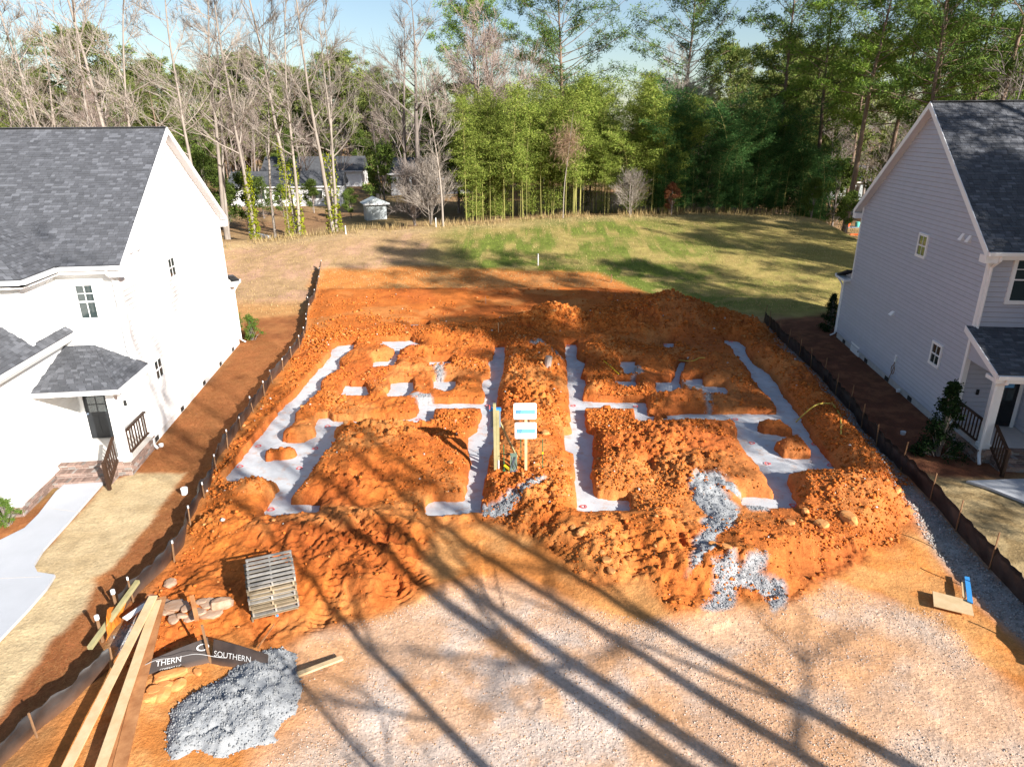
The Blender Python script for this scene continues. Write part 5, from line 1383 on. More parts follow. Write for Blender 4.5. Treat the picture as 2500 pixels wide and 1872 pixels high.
# ------------------------------------------------------------------ hoses, bucket, markers
def hose(pts, r, mat_, label, cat='hose', lift=None):
    P = [GG(*q) for q in pts]; lift = lift or [.03] * len(P)
    P = [Vector((p[0], p[1], p[2] + h)) for p, h in zip(P, lift)]
    Q = []
    for i in range(len(P) - 1):
        a, b_, c, d = P[max(0, i - 1)], P[i], P[i + 1], P[min(len(P) - 1, i + 2)]
        for k in range(5):
            t = k / 5; Q.append(.5 * ((2 * b_) + (c - a) * t + (2 * a - 5 * b_ + 4 * c - d) * t * t + (3 * b_ - a - 3 * c + d) * t ** 3))
    Q.append(P[-1]); o0 = Q[0].copy()
    o = MB().tube(Q, r, 6).build('hose', mat_, off=o0, smooth=True); o.location = o0
    return tag(o, label, cat)
hose([(1936,1039),(1985,1016),(2027,993)], .028, M['hose'], 'straight yellow hose crossing the right footing', lift=[.05, .45, .15])
hose([(2025,969),(2031,986),(2046,1007),(2052,1029),(2053,1066)], .028, M['hose'], 'curved yellow hose lying on the berm by the right fence')
hose([(1656,883),(1690,879),(1708,875),(1721,880)], .022, M['hose'], 'pale yellow hose lying across shaded soil in the right lot')
hose([(1473,881),(1492,897),(1511,915)], .022, M['tape'], 'bright yellow rod sloping into a pit in the right lot', 'rod')
def cup(px, py, r, h, label, cat, name, tilt=.0, inner=None):
    p = GG(px, py); n = 14; b = MB(); vs = []
    for (rr, z) in ((r * .85, 0), (r, h), (r * .88, h), (r * .75, .02)):
        for k in range(n): a_ = 2 * math.pi * k / n; vs.append((p[0] + rr * math.cos(a_) + tilt * z, p[1] + rr * math.sin(a_), p[2] + z))
    b.add(vs, [(i * n + k, i * n + (k + 1) % n, (i + 1) * n + (k + 1) % n, (i + 1) * n + k) for i in range(3) for k in range(n)] + [tuple(3 * n + k for k in range(n)), tuple(range(n))[::-1]])
    if inner:
        root = empty(name, p, label, cat); b.build('shell', M['white_plastic'], root)
        MB().tube([(p[0], p[1], p[2] + .03), (p[0], p[1], p[2] + h * .7)], r * .7, 12).build('contents', inner, root)
    else:
        o = b.build(name, M['white_plastic'], off=p); o.location = p; tag(o, label, cat)
cup(451, 1206, .11, .22, 'white bucket on the pine straw by the left fence', 'bucket', 'bucket', .06, M['red_plastic'])
cup(394, 1090, .09, .11, 'white cleanout cap beside the white house porch corner', 'cleanout', 'cleanout_cap')
cup(2204, 1060, .10, .12, 'white cleanout cap on the dark mulch by the grey house', 'cleanout', 'cleanout_cap')
cup(568, 1184, .05, .07, 'small white cup lying on clay by the left fence', 'cup', 'cup')
p = GG(1186, 742); r_ = empty('marker_flag', p, 'small orange marker flag in the clay behind the heaps', 'flag'); MB().tube([p, (p[0], p[1], p[2] + .5)], .008, 5).build('wire', M['grey_metal'], r_); MB().box(p[0], p[0] + .22, p[1] - .004, p[1] + .004, p[2] + .36, p[2] + .52).build('flag', M['orange_cloth'], r_)
p = GG(1217, 812); r_ = tag(MB().bar(p, (p[0], p[1], p[2] + .55), .03, .03, up=(0, 1, 0)).build('survey_stake', M['lumber'], off=p), 'pale survey stake in front of the rear heaps', 'stake'); r_.location = p
for (x, y, h, lab) in [(1314, 648, .9, 'white survey stake standing alone on the lawn'), (1492, 690, .6, 'thin stake at the edge of the dug clay and lawn'), (845, 573, .8, 'short white post left of centre at the lawn edge'), (1065, 555, .9, 'white post at the lawn edge before the thin bare tree'), (675, 580, .9, 'white post between ivy-clad trunks at the lawn edge')]:
    p = GT(x, y); o = MB().bar(p, (p[0], p[1], p[2] + h), .07, .07, up=(0, 1, 0)).build('survey_stake', M['white_plastic'] if h > .7 else M['stake'], off=p); o.location = p; tag(o, lab, 'stake')
# ------------------------------------------------------------------ trees and plants
def rv(r):  # random unit vector
    while True:
        v = Vector((r.uniform(-1, 1), r.uniform(-1, 1), r.uniform(-1, 1)))
        if .05 < v.length < 1: return v.normalized()
def limb(mb, r, p, d, L, r0, r1, nseg, wob, lift):
    pts = [p.copy()]; rs = [r0]; d = d.normalized(); st = L / nseg
    for i in range(nseg):
        d = (d + rv(r) * wob + Vector((0, 0, lift))).normalized(); p = p + d * st
        pts.append(p.copy()); rs.append(r0 + (r1 - r0) * (i + 1) / nseg)
    n = 7 if r0 > .12 else (5 if r0 > .05 else (4 if r0 > .022 else 3))
    mb.tube(pts, rs, n, cap=False)
    return pts, rs
def bare_tree(seed, h, r0, stems=1, start=.35, spread=.55, nb=16, lean=0.0, dens=1.0, twig=.011):
    """returns (trunk mesh, crown mesh): leafless winter tree"""
    r = random.Random(seed); tr, cr = MB(), MB()
    for s in range(stems):
        a = 6.283 * s / stems + r.random(); off = .0 if stems == 1 else r0 * 1.1
        d = Vector((math.cos(a) * (.10 if stems > 1 else lean) + r.uniform(-.03, .03), math.sin(a) * (.10 if stems > 1 else lean), 1))
        H = h * (1 if s == 0 else r.uniform(.75, .95)); R0 = r0 * (1 if s == 0 else r.uniform(.65, .9))
        pts, rs = limb(tr, r, Vector((off * math.cos(a), off * math.sin(a), -.3)), d, H, R0, .02, 18, .045, .02)
        for b in range(nb):
            f = start + (1 - start) * (b + r.random()) / nb
            k = f * 18; i = min(17, int(k)); p = pts[i].lerp(pts[i + 1], k - i); rr = max(.018, rs[i] * .5)
            az = r.random() * 6.283; el = r.uniform(.35, .95)
            bd = Vector((math.cos(az) * math.cos(el), math.sin(az) * math.cos(el), math.sin(el)))
            bl = H * spread * (1.05 - f) * r.uniform(.6, 1.15) + .8
            bp, br = limb(cr, r, p, bd, bl, min(rr, .09), .018, 7, .13, .05)
            for c in range(int(7 * dens)):
                kf = r.uniform(.25, 1) * 7; j = min(6, int(kf)); q = bp[j].lerp(bp[j + 1], kf - j)
                dd = (bp[j + 1] - bp[j]).normalized(); dd = (dd + rv(r) * .75 + Vector((0, 0, .15))).normalized()
                cl = bl * r.uniform(.22, .45) + .3
                cp, _ = limb(cr, r, q, dd, cl, max(.016, br[j] * .55), twig, 4, .15, .04)
                for t in range(int(10 * dens)):
                    kt = r.uniform(.15, 1) * 4; m = min(3, int(kt)); u = cp[m].lerp(cp[m + 1], kt - m)
                    td = ((cp[m + 1] - cp[m]).normalized() + rv(r) * .8 + Vector((0, 0, .1))).normalized()
                    limb(cr, r, u, td, r.uniform(.4, 1.1) * (.5 + bl * .12), twig * .95, twig * .6, 2, .12, .0)
    return tr.mesh('trunk', True, False), cr.mesh('crown', False, False)
def tufts(centers, per, L, wd, seed, flat=1.0, spread=.35, droop=0.0, upbias=.0):
    """many narrow leaf blades round each centre -> V,F (triangles)"""
    g = np.random.RandomState(seed); C_ = np.repeat(np.asarray(centers, float), per, 0); n = len(C_)
    d = g.normal(0, 1, (n, 3)); d[:, 2] = d[:, 2] * flat - droop + upbias; d /= np.linalg.norm(d, axis=1)[:, None]
    b = C_ + g.normal(0, spread, (n, 3)) * np.array([1, 1, flat]); l = L * g.uniform(.6, 1.3, (n, 1))
    s = np.cross(d, g.normal(0, 1, (n, 3))); s /= np.linalg.norm(s, axis=1)[:, None] + 1e-9; s *= wd * g.uniform(.7, 1.3, (n, 1))
    V = np.stack([b - s * .6, b + d * l * .5 + s, b + d * l, b + d * l * .45 - s], 1).reshape(-1, 3)
    F = np.arange(4 * n).reshape(-1, 4)
    return V, F
def pine_tree(seed, h, r0, start=.5, cr=3.6, nb=46, per=14, bl=(.46, .034)):
    """straight trunk, irregular limbs, needles held in flat pads"""
    r = random.Random(seed); tr = MB(); cen = []
    pts, rs = limb(tr, r, Vector((0, 0, -.3)), Vector((r.uniform(-.04, .04), r.uniform(-.04, .04), 1)), h, r0, .04, 20, .03, .02)
    for b in range(nb):
        q = (b + r.random()) / nb; f = start + (1 - start) * q * .985
        k = f * 20; i = min(19, int(k)); p = pts[i].lerp(pts[i + 1], k - i)
        az = b * 2.4 + r.uniform(-.6, .6)
        prof = (.50 + .55 * math.sin(math.pi * min(1, q * .85 + .12))) * (1 - q ** 3) ** .5 + .10
        el = .05 + .75 * q + r.uniform(-.2, .25); L = cr * prof * r.uniform(.5, 1.15)
        bd = Vector((math.cos(az) * math.cos(el), math.sin(az) * math.cos(el), math.sin(el)))
        bp, _ = limb(tr, r, p, bd, L, max(.03, rs[i] * .35), .014, 5, .12, .03)
        for (kf, m, sp) in ((5.0, 13, 1.0), (3.6, 8, .8), (2.4, 4, .6)):
            j = min(4, int(kf)); c = bp[j].lerp(bp[j + 1], kf - j); sz = sp * (.55 + .10 * L) * r.uniform(.75, 1.25)
            for t in range(m):
                v = rv(r); e = c + Vector((v.x * sz, v.y * sz, v.z * sz * .42 + .1)) * r.random() ** .35
                if t % 3 == 0: tr.tube([c, e], [.012, .006], 3, cap=False)
                cen.append(e)
    for k in range(14): cen.append(pts[-1] + Vector((r.uniform(-.8, .8), r.uniform(-.8, .8), r.uniform(-1.0, .5))))
    V, F = tufts(cen, per, bl[0], bl[1], seed, .8, .20, upbias=.2)
    return tr.mesh('trunk', True, False), np_mesh('crown', V, F)
def leafy_tree(seed, h, rx, n=9000, L=.22, wd=.07, low=.15, clumps=26, trunk=True, cone=False):
    r = random.Random(seed); tr = MB(); g = np.random.RandomState(seed)
    if trunk:
        pts, rs = limb(tr, r, Vector((0, 0, -.2)), Vector((r.uniform(-.05, .05), r.uniform(-.05, .05), 1)), h * .9, .05 + h * .012, .02, 10, .06, .02)
    cen = []
    for k in range(clumps):
        f = low + (1 - low) * g.rand() ** .9; q = (f - low) / (1 - low)
        rr = rx * (math.sin(min(1, q * .9 + .16) * math.pi) ** .7) * g.uniform(.35, 1.0); a = g.rand() * 6.283
        if cone: rr = rx * (1 - q) ** .8 * g.uniform(.5, 1.0)
        c = Vector((rr * math.cos(a), rr * math.sin(a), f * h)); cs = rx * g.uniform(.22, .42) * ((1.1 - .75 * q) if cone else 1)
        if trunk:
            i = min(9, int(f * 9)); tr.tube([pts[max(0, i - 2)], pts[max(0, i - 2)].lerp(c, .55) + Vector((0, 0, .1)), c], [.03, .02, .008], 3, cap=False)
        m = max(6, int(n / clumps / 10))
        for _ in range(m): 
            v = rv(r); cen.append(c + Vector((v.x * cs, v.y * cs, v.z * cs * .75)) * r.random() ** .4)
    V, F = tufts(cen, 10, L, wd, seed, .8, L * .6, droop=.1)
    return (tr.mesh('trunk', True, False) if trunk else None), np_mesh('crown', V, F)
def bamboo(seed, h, per=15):
    r = random.Random(seed); tr = MB(); 
    a = r.random() * 6.283; bend = r.uniform(.04, .16)
    pts = []; p = Vector((0, 0, -.1)); d = Vector((r.uniform(-.03, .03), r.uniform(-.03, .03), 1)); n = 16
    for i in range(n + 1):
        pts.append(p.copy()); d = (d + Vector((math.cos(a), math.sin(a), 0)) * bend * (i / n) ** 2.2 * 2.2).normalized(); p = p + d * h / n
    tr.tube(pts, [.045 * (1 - .75 * i / n) for i in range(n + 1)], 5, cap=False)
    cen = []
    for b in range(70):
        f = (.08 if seed % 2 else .34) + (.92 if seed % 2 else .66) * (b + r.random()) / 70; k = f * n; i = min(n - 1, int(k)); q = pts[i].lerp(pts[i + 1], k - i)
        az = r.random() * 6.283; L = (1.7 - 1.0 * abs(f - .60) / .5) * r.uniform(.45, 1.2)
        e = q + Vector((math.cos(az) * L, math.sin(az) * L, L * r.uniform(.0, .5)))
        tr.tube([q, e], [.010, .004], 3, cap=False)
        for t in (.45, .7, .9, 1.0): cen.append(q.lerp(e, t) + Vector((0, 0, -.05)))
    V, F = tufts(cen, per, .24, .024, seed, .55, .24, droop=.35)
    return tr.mesh('culm', True, False), np_mesh('foliage', V, F)
def plant(name, meshes, mats, loc, label, cat, group, rot=0.0, sc=1.0, tilt=0.0, pn=('trunk', 'crown')):
    root = bpy.data.objects.new(name, None); root.empty_display_size = .3
    root.location = Vector([float(q) for q in loc]); root.rotation_euler = (tilt, 0, rot); root.scale = (sc, sc, sc)
    COL.objects.link(root); tag(root, label, cat, group)
    for me, mt, n_ in zip(meshes, mats, pn):
        if me is None: continue
        if not me.materials: me.materials.append(mt)
        o = bpy.data.objects.new(n_, me); o.parent = root
        if me.materials[0] != mt:
            o.material_slots[0].link = 'OBJECT'; o.material_slots[0].material = mt
        COL.objects.link(o)
    return root
BARE = [bare_tree(101, 23, .165, 1, .30, .30, 24), bare_tree(102, 24, .19, 2, .32, .26, 18), bare_tree(103, 21, .17, 3, .28, .26, 13, dens=.9),
        bare_tree(104, 18, .30, 2, .22, .55, 14, dens=1.1), bare_tree(105, 14, .10, 1, .35, .28, 16, dens=.8)]
ROUND = bare_tree(110, 17, .26, 4, .30, .52, 13, dens=1.25, twig=.012)
BRUSH = bare_tree(111, 6.5, .05, 7, .12, .5, 7, dens=.9, twig=.009)
PINE = [pine_tree(201, 26, .30, .46, 5.2, 44), pine_tree(202, 24, .27, .42, 4.8, 44), pine_tree(203, 22, .25, .28, 5.4, 54), pine_tree(204, 27, .32, .52, 5.0, 40)]
FARP = [pine_tree(221, 20, .25, .16, 6.4, 60, 12, (.60, .06)), pine_tree(222, 17, .25, .14, 6.6, 58, 12, (.60, .06)), pine_tree(223, 22, .25, .30, 7.2, 56, 12, (.60, .06))]
WIDE = [pine_tree(211, 26, .34, .34, 8.6, 84, 15), pine_tree(212, 25, .32, .40, 7.6, 64, 14)]
LEAFY = [leafy_tree(301, 9, 2.6, 8000), leafy_tree(302, 7, 2.2, 6500), leafy_tree(303, 12, 3.2, 10000, .26, .08)]
SHRUB = [leafy_tree(311, 1.3, .55, 2600, .07, .016, .05, 26), leafy_tree(312, 2.4, .72, 7000, .09, .024, .03, 60, cone=True)]
BAM = [bamboo(401 + k, h) for k, h in enumerate((11.5, 12.5, 10.5, 13, 9.5, 11))]
R5 = random.Random(77)
PT, BT = ('bark_pine', 'needle'), None
def mm(a, b): return (M[a], M[b])

def at(px, Y, dz=0.0):
    """place by photo column at distance Y, on the land"""
    d = ray(px, 500); x = d[0] / d[1] * Y
    return (x, Y, float(T(np.array(x), np.array(float(Y)))) + dz)
# bare trees along the far edge of the left yard, each told apart
NAMED = [
 (612, 64, 0, .95, 0.2, 'pale straight bare tree with ivy on its lower trunk, left of the yellow ivy column', True),
 (662, 66, 4, 1.25, 1.0, 'thin leaning bare tree between two ivy-clad trunks', False),
 (719, 66, 1, 1.0, 2.0, 'dark twin-trunked bare tree with green ivy at the lawn edge', True),
 (812, 65, 2, 1.02, 3.3, 'tall pale multi-stem bare tree with ivy, largest at the lawn edge', True),
 (1080, 67, 4, 1.0, 4.0, 'slim pale bare tree standing alone just left of the bamboo', False),
 (1010, 82, 3, 1.15, 5.0, 'broad grey bare tree with steeply forking limbs behind the garden shed', False),
 (150, 60, 2, 1.0, 1.5, 'pale forked bare trees rising behind the left roof, nearest the frame edge', False),
 (320, 58, 1, .98, 2.6, 'tall twin bare tree rising behind the middle of the left roof', False),
 (485, 62, 0, .92, .7, 'pale bare tree just past the ridge end of the left roof', False),
 (545, 66, 1, .98, 4.4, 'pale bare tree with pinkish trunk right of the left gable', False),
 (60, 62, 4, 1.3, .4, 'slim bare tree above the left end of the left roof', False),
 (250, 66, 4, 1.5, 2.2, 'slim bare tree above the middle of the left roof', False),
]
def ivy_on(loc, h, r, seed, parent):
    g = np.random.RandomState(seed); n = 520; z = g.rand(n) ** 1.2 * h; a = g.rand(n) * 6.283; q = r * (1.25 - .35 * z / h) + g.rand(n) * .10
    C_ = np.stack([q * np.cos(a), q * np.sin(a), z], 1)
    V, F = tufts(C_, 2, .18, .07, seed, .9, .05)
    o = link('ivy', np_mesh('ivy', V, F), M['ivy'], parent); return o
for (px, Y, k, sc, rot, lab, iv) in NAMED:
    o = plant('bare_tree', BARE[k], mm('bark_pale' if k != 3 else 'bark_grey', 'bark_pale' if k != 3 else 'bark_grey'), at(px, Y), lab, 'tree', 'bare trees along the far edge', rot, sc * 1.12)
    if iv: ivy_on(None, 6.0, .26 if k == 0 else .42, int(px), o)
# column of yellow-green ivy
p = at(698, 64.5); r_ = plant('ivy_column', (BARE[4][0], None), (M['bark_grey'], None), p, 'dead trunk wrapped in bright yellow-green ivy at the lawn edge', 'tree', None, 0, .62)
ivy_on(None, 13.5, .30, 9, r_)
# pink-twigged round tree over the bamboo, brush pile, small snags
plant('bare_tree', ROUND, mm('bark_pink', 'bark_pink'), at(1190, 83), 'wide round bare tree with pinkish twigs behind the left bamboo', 'tree', 'bare trees along the far edge', .5, 1.32)
plant('bare_tree', ROUND, mm('bark_pale', 'bark_pale'), at(1680, 86), 'bare tangled tree standing below the dark pine right of the sky gap', 'tree', 'bare trees along the far edge', 2.5, .95)
plant('bare_shrub', BRUSH, mm('bark_pale', 'bark_pale'), at(1050, 70), 'arching leafless shrub in front of the garden shed', 'shrub', 'bare shrubs by the bamboo', .3, 1.05)
plant('bare_shrub', BRUSH, mm('bark_grey', 'bark_grey'), at(1010, 73), 'leafless shrub partly hiding the garden shed', 'shrub', 'bare shrubs by the bamboo', 2.3, 1.0)
plant('bare_shrub', BRUSH, mm('bark_pale', 'bark_pale'), at(1540, 70), 'low leafless shrub before the middle of the bamboo', 'shrub', 'bare shrubs by the bamboo', 1.3, .7)
sn = plant('dead_tree', (BARE[4][0], None), (M['bark_pale'], None), at(1375, 70), 'broken dead trunk hung with dry vines in the middle of the bamboo', 'tree', None, 0, .72)
g_ = np.random.RandomState(3); C_ = np.stack([g_.normal(.4, .8, 260), g_.normal(0, .6, 260), 9.8 + g_.normal(0, 1.1, 260)], 1)
V, F = tufts(C_, 6, 1.1, .018, 31, 1, .4, droop=.6); link('dry_vines', np_mesh('dry_vines', V, F), M['dead_leaf'], sn)
# bamboo stand
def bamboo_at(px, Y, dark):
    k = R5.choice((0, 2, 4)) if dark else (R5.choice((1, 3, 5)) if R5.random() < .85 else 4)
    return plant('bamboo', BAM[k], mm('culm', 'bamboo_shade_tone' if dark else 'bamboo_leaf'), at(px, Y),
                 'leafy bamboo culm with shade put into its leaf colour, right part of the stand' if dark else 'yellow-green bamboo culm in the sunlit left part of the stand', 'bamboo',
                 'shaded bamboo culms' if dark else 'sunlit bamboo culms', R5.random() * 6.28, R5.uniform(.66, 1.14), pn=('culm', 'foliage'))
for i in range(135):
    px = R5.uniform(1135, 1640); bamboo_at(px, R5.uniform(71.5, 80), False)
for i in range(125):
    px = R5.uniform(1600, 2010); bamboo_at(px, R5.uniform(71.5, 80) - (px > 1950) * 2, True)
# tall pines in view, each told apart
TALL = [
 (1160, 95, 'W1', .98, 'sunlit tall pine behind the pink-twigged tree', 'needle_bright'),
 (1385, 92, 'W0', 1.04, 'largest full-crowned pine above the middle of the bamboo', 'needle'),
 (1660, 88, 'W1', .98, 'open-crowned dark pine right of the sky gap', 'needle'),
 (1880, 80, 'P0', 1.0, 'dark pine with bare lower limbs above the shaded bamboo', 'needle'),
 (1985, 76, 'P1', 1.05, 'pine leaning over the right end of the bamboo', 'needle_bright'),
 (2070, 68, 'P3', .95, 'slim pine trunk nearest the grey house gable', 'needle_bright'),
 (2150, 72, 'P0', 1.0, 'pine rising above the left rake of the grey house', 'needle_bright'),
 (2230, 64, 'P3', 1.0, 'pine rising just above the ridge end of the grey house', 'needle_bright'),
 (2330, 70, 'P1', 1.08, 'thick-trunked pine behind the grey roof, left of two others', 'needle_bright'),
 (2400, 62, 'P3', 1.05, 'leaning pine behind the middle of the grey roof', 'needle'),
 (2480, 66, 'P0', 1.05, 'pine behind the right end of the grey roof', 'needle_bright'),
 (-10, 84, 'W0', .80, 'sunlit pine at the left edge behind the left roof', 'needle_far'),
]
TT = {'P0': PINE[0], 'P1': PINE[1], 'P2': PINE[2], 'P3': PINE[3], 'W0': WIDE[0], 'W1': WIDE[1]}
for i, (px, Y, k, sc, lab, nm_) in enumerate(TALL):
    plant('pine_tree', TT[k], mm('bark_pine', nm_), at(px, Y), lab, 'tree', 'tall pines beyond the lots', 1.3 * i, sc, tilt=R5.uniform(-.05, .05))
# the wood behind: pines, bare trees and evergreen undergrowth
for i in range(64):
    px = R5.uniform(-200, 1480) if i < 44 else R5.uniform(1560, 2750); Y = R5.uniform(104, 150)
    if 560 < px < 1010: Y = R5.uniform(142, 170)
    plant('pine_tree', FARP[i % 3], mm('bark_pine', 'needle_far'), at(px, Y), 'dense low-crowned pine closing the view in the distant wood', 'tree', 'dense distant pines', R5.random() * 6, R5.uniform(.85, 1.2) * (1 if px < 1050 else (.62 if px < 1750 else 1.15)))
for i in range(64):
    px = R5.uniform(-160, 2700); Y = R5.uniform(112, 190)
    if 1470 < px < 1570 or (560 < px < 1010 and Y < 150): Y = R5.uniform(175, 215)
    sc = R5.uniform(.62, .92) if px < 1500 else R5.uniform(.7, 1.0)
    if 1050 < px < 1750: sc *= .62
    plant('pine_tree', PINE[R5.choice((0, 1, 2, 2))], mm('bark_pine', 'needle_far'), at(px, Y), 'distant pine in the wood behind the yards', 'tree', 'distant pines in the wood', R5.random() * 6, sc)
for i in range(44):
    px = R5.uniform(-160, 1500); Y = R5.uniform(78, 150)
    if 560 < px < 1000 and Y < 105: continue
    plant('bare_tree', BARE[R5.randrange(5)], mm('bark_grey', 'bark_pink'), at(px, Y), 'distant bare tree in the wood behind the left yards', 'tree', 'distant bare trees in the wood', R5.random() * 6, R5.uniform(.6, .85))
for i in range(26):
    px = R5.uniform(1550, 2650); Y = R5.uniform(80, 130)
    plant('bare_tree', BARE[R5.choice((0, 3, 4))], mm('bark_grey', 'bark_grey'), at(px, Y), 'bare tree among the pines behind the bamboo and the grey house', 'tree', 'bare trees among the right-hand pines', R5.random() * 6, R5.uniform(.6, .95))
for i in range(70):
    px = R5.uniform(-150, 2700); Y = R5.uniform(100, 150)
    if 560 < px < 1130: Y = R5.uniform(128, 165)
    plant('evergreen_tree', LEAFY[R5.randrange(3)], mm('bark_grey', 'leaf'), at(px, Y), 'evergreen understorey tree in the distant wood', 'tree', 'evergreen understorey trees', R5.random() * 6, R5.uniform(.7, 1.25))
for (px, Y, k, sc, lab) in [(545, 72, 1, .8, 'evergreen bush right of the left gable'), (600, 74, 1, .85, 'evergreen bush before the white neighbour house'), (505, 76, 0, .9, 'dark evergreen behind the left gable'), (470, 70, 1, .8, 'evergreen showing past the left gable rake'),
                            (940, 88, 0, .9, 'evergreen beside the garden shed'), (1060, 90, 2, .95, 'tall evergreen behind the arching shrub'), (1120, 84, 0, 1.1, 'dark evergreen at the left end of the bamboo'), (765, 90, 1, .6, 'small evergreen against the white neighbour house'), (690, 86, 1, .55, 'evergreen bush behind the yellow ivy column'), (640, 84, 0, .55, 'evergreen between the left ivy-clad trunk and the neighbour house'), (855, 84, 1, .5, 'low evergreen left of the garden shed'),
                            (2040, 74, 0, .9, 'bright evergreen left of the grey house gable'), (2075, 62, 1, .5, 'low evergreen below the leaning pine by the grey house'), (1985, 70, 1, .55, 'low shrub at the right end of the bamboo'), (2160, 90, 2, .9, 'evergreen behind the grey house gable'), (2250, 88, 2, 1.0, 'evergreen above the grey house ridge end'), (2380, 86, 2, 1.0, 'evergreen behind the middle of the grey roof'), (2480, 84, 2, 1.0, 'evergreen behind the right end of the grey roof')]:
    plant('evergreen_tree', LEAFY[k], mm('bark_grey', 'leaf'), at(px, Y), lab, 'tree', 'evergreens behind the yards', px * .01, sc)
plant('small_tree', (LEAFY[1][0], LEAFY[1][1]), mm('bark_grey', 'brown_leaf'), at(1640, 70.5), 'small sapling with rust-brown leaves before the shaded bamboo', 'tree', None, 0, .45)
# shrubs by the houses
def gp_(px, py): return GG(px, py)
plant('evergreen_shrub', SHRUB[0], mm('bark_grey', 'boxwood'), gp_(616, 830), 'round light green shrub beside the rear corner of the white house', 'shrub', None, 0, 1.1)
plant('evergreen_shrub', SHRUB[0], mm('bark_grey', 'boxwood'), gp_(580, 812), 'light green shrub half hidden by the rear corner of the white house', 'shrub', None, 2, .95)
plant('evergreen_shrub', SHRUB[0], mm('bark_grey', 'boxwood'), gp_(20, 1283), 'light green shrub at the garage corner of the white house', 'shrub', None, 1, .72)
plant('evergreen_shrub', SHRUB[1], mm('bark_grey', 'leaf_dark'), gp_(2290, 1112), 'tall dark conical shrub beside the grey house porch', 'shrub', None, 1, 1.12)
plant('evergreen_shrub', SHRUB[1], mm('bark_grey', 'leaf_dark'), gp_(2024, 805), 'dark shrub at the rear corner of the grey house', 'shrub', None, 2, .85)
# dry weeds along the crest of the lawn
g_ = np.random.RandomState(8); n = 3200; x = g_.uniform(-32, 34, n); yc = np.interp(x, CX, CY); y = yc + g_.normal(.3, 1.4, n); kk_ = vnoise(x / 1.7, y / 1.7, 5) > .42; x, y = x[kk_], y[kk_]
def weeds(name, x, y, hmax, w, mat_, seed):
    g = np.random.RandomState(seed); n = len(x); z = T(x, y); h = hmax * g.uniform(.3, 1, n); a = g.rand(n) * 6.283; lx, ly = g.normal(0, .25, (2, n)) * h
    px, py = np.cos(a) * w, np.sin(a) * w
    V = np.stack([np.stack([x - px, y - py, z - .03], -1), np.stack([x + px, y + py, z - .03], -1), np.stack([x + lx, y + ly, z + h], -1)], 1).reshape(-1, 3)
    return tag(link(name, np_mesh(name, V, np.arange(3 * n).reshape(-1, 3)), mat_), kind='stuff')
weeds('dry_weeds', x, y, .75, .03, M['dry_grass'], 1)
n = 42000; x = g_.uniform(-30, 32, n); y = g_.uniform(42, 71, n); k = (y < np.interp(x, CX, CY)) & (np.abs(x) > -1); x, y = x[k], y[k]
gx = gsample(C[..., 1] - C[..., 0], x, y) > .01
weeds('lawn_grass', x[gx], y[gx], .12, .03, M['bamboo_leaf'], 2); weeds('dry_lawn_grass', x[~gx], y[~gx], .12, .03, M['dry_grass'], 3)

# ------------------------------------------------------------------ trees behind and beside the camera whose shadows cross the lot
UP = Vector((0.70, -0.714, 0))       # toward the sun, on the ground
def shade_tree(name, meshes, mats, target, dist, label, sc=1.0, rot=0.0, group='street trees behind the camera'):
    p = Vector((float(target[0]), float(target[1]), 0)) + UP * dist
    plant(name, meshes, mats, (p.x, p.y, 0), label, 'tree', group, rot, sc)
TRUNKY = [bare_tree(501, 27, .29, 1, .36, .30, 14, dens=.7), bare_tree(502, 25, .25, 2, .36, .28, 11, dens=.7)]
for (a, dist, k, sc, rot, lab) in [
    (G(1107, 1856), 13, 0, .60, 0, 'tall bare tree behind the camera casting the leftmost trunk shadow'),
    (G(926, 1865), 10, 1, .36, 1, 'slim bare tree behind the camera left of the others'),
    (G(1700, 1829), 15, 0, .95, 2, 'tall bare tree behind the camera casting the long middle shadow'),
    (G(1700, 1750), 17, 1, 1.05, 3, 'twin bare tree behind the camera casting the double shadow'),
    (G(1700, 1576), 19, 0, .85, 4, 'bare tree behind the camera casting the right-hand shadow')]:
    shade_tree('street_tree', TRUNKY[k], mm('bark_grey', 'bark_grey'), a, dist, lab, sc, rot)
plant('pine_tree', WIDE[1], mm('bark_pine', 'needle'), (23.5, 13.2, 0), 'pine in the front yard of the grey house, out of frame', 'tree', None, 1, .66)
plant('pine_tree', WIDE[0], mm('bark_pine', 'needle'), (27.5, 9.0, 0), 'pine across the front yard of the grey house, out of frame', 'tree', None, 2, .74)
# right-hand pines that shade the grey house, the lawn and the bamboo
for (x, y, k, sc, lab) in [(31, 13, 'P1', .8, 'pine beside the grey house front, out of frame to the right'), (30.5, 17.5, 'W1', 1.1, 'wide pine right of the grey house, out of frame'), (30, 10, 'P2', .62, 'low-crowned pine shading the grey house porch'), (27, 14, 'P2', .50, 'small pine shading the grey house front wall'), (38, 24, 'P2', .95, 'pine right of the grey house roof, out of frame'),
                      (46, 30, 'P0', .9, 'pine in the right-hand yard, nearest the grey house'), (50, 30, 'P2', .9, 'pine in the right-hand yard, farther from the grey house'), (46, 42, 'P1', .95, 'pine in the right-hand yard beyond the grey house'), (38, 50, 'P3', .95, 'pine at the right side of the lawn, out of frame'), (54, 44, 'W1', .9, 'wide pine far to the right of the lawn'), (60, 38, 'W0', .9, 'wide pine farthest to the right of the lawn'), (33, 56, 'P0', .9, 'pine at the far right corner of the lawn'), (44, 54, 'P2', .95, 'pine between the lawn and the right-hand wood')]:
    plant('pine_tree', TT[k], mm('bark_pine', 'needle'), (x, y, 0), lab, 'tree', 'pines to the right of the grey house', x * 1.7, sc)
plant('evergreen_tree', LEAFY[2], mm('bark_grey', 'leaf'), (26, 16, 0), 'dense evergreen shading the grey house porch, out of frame', 'tree', None, 0, .95)
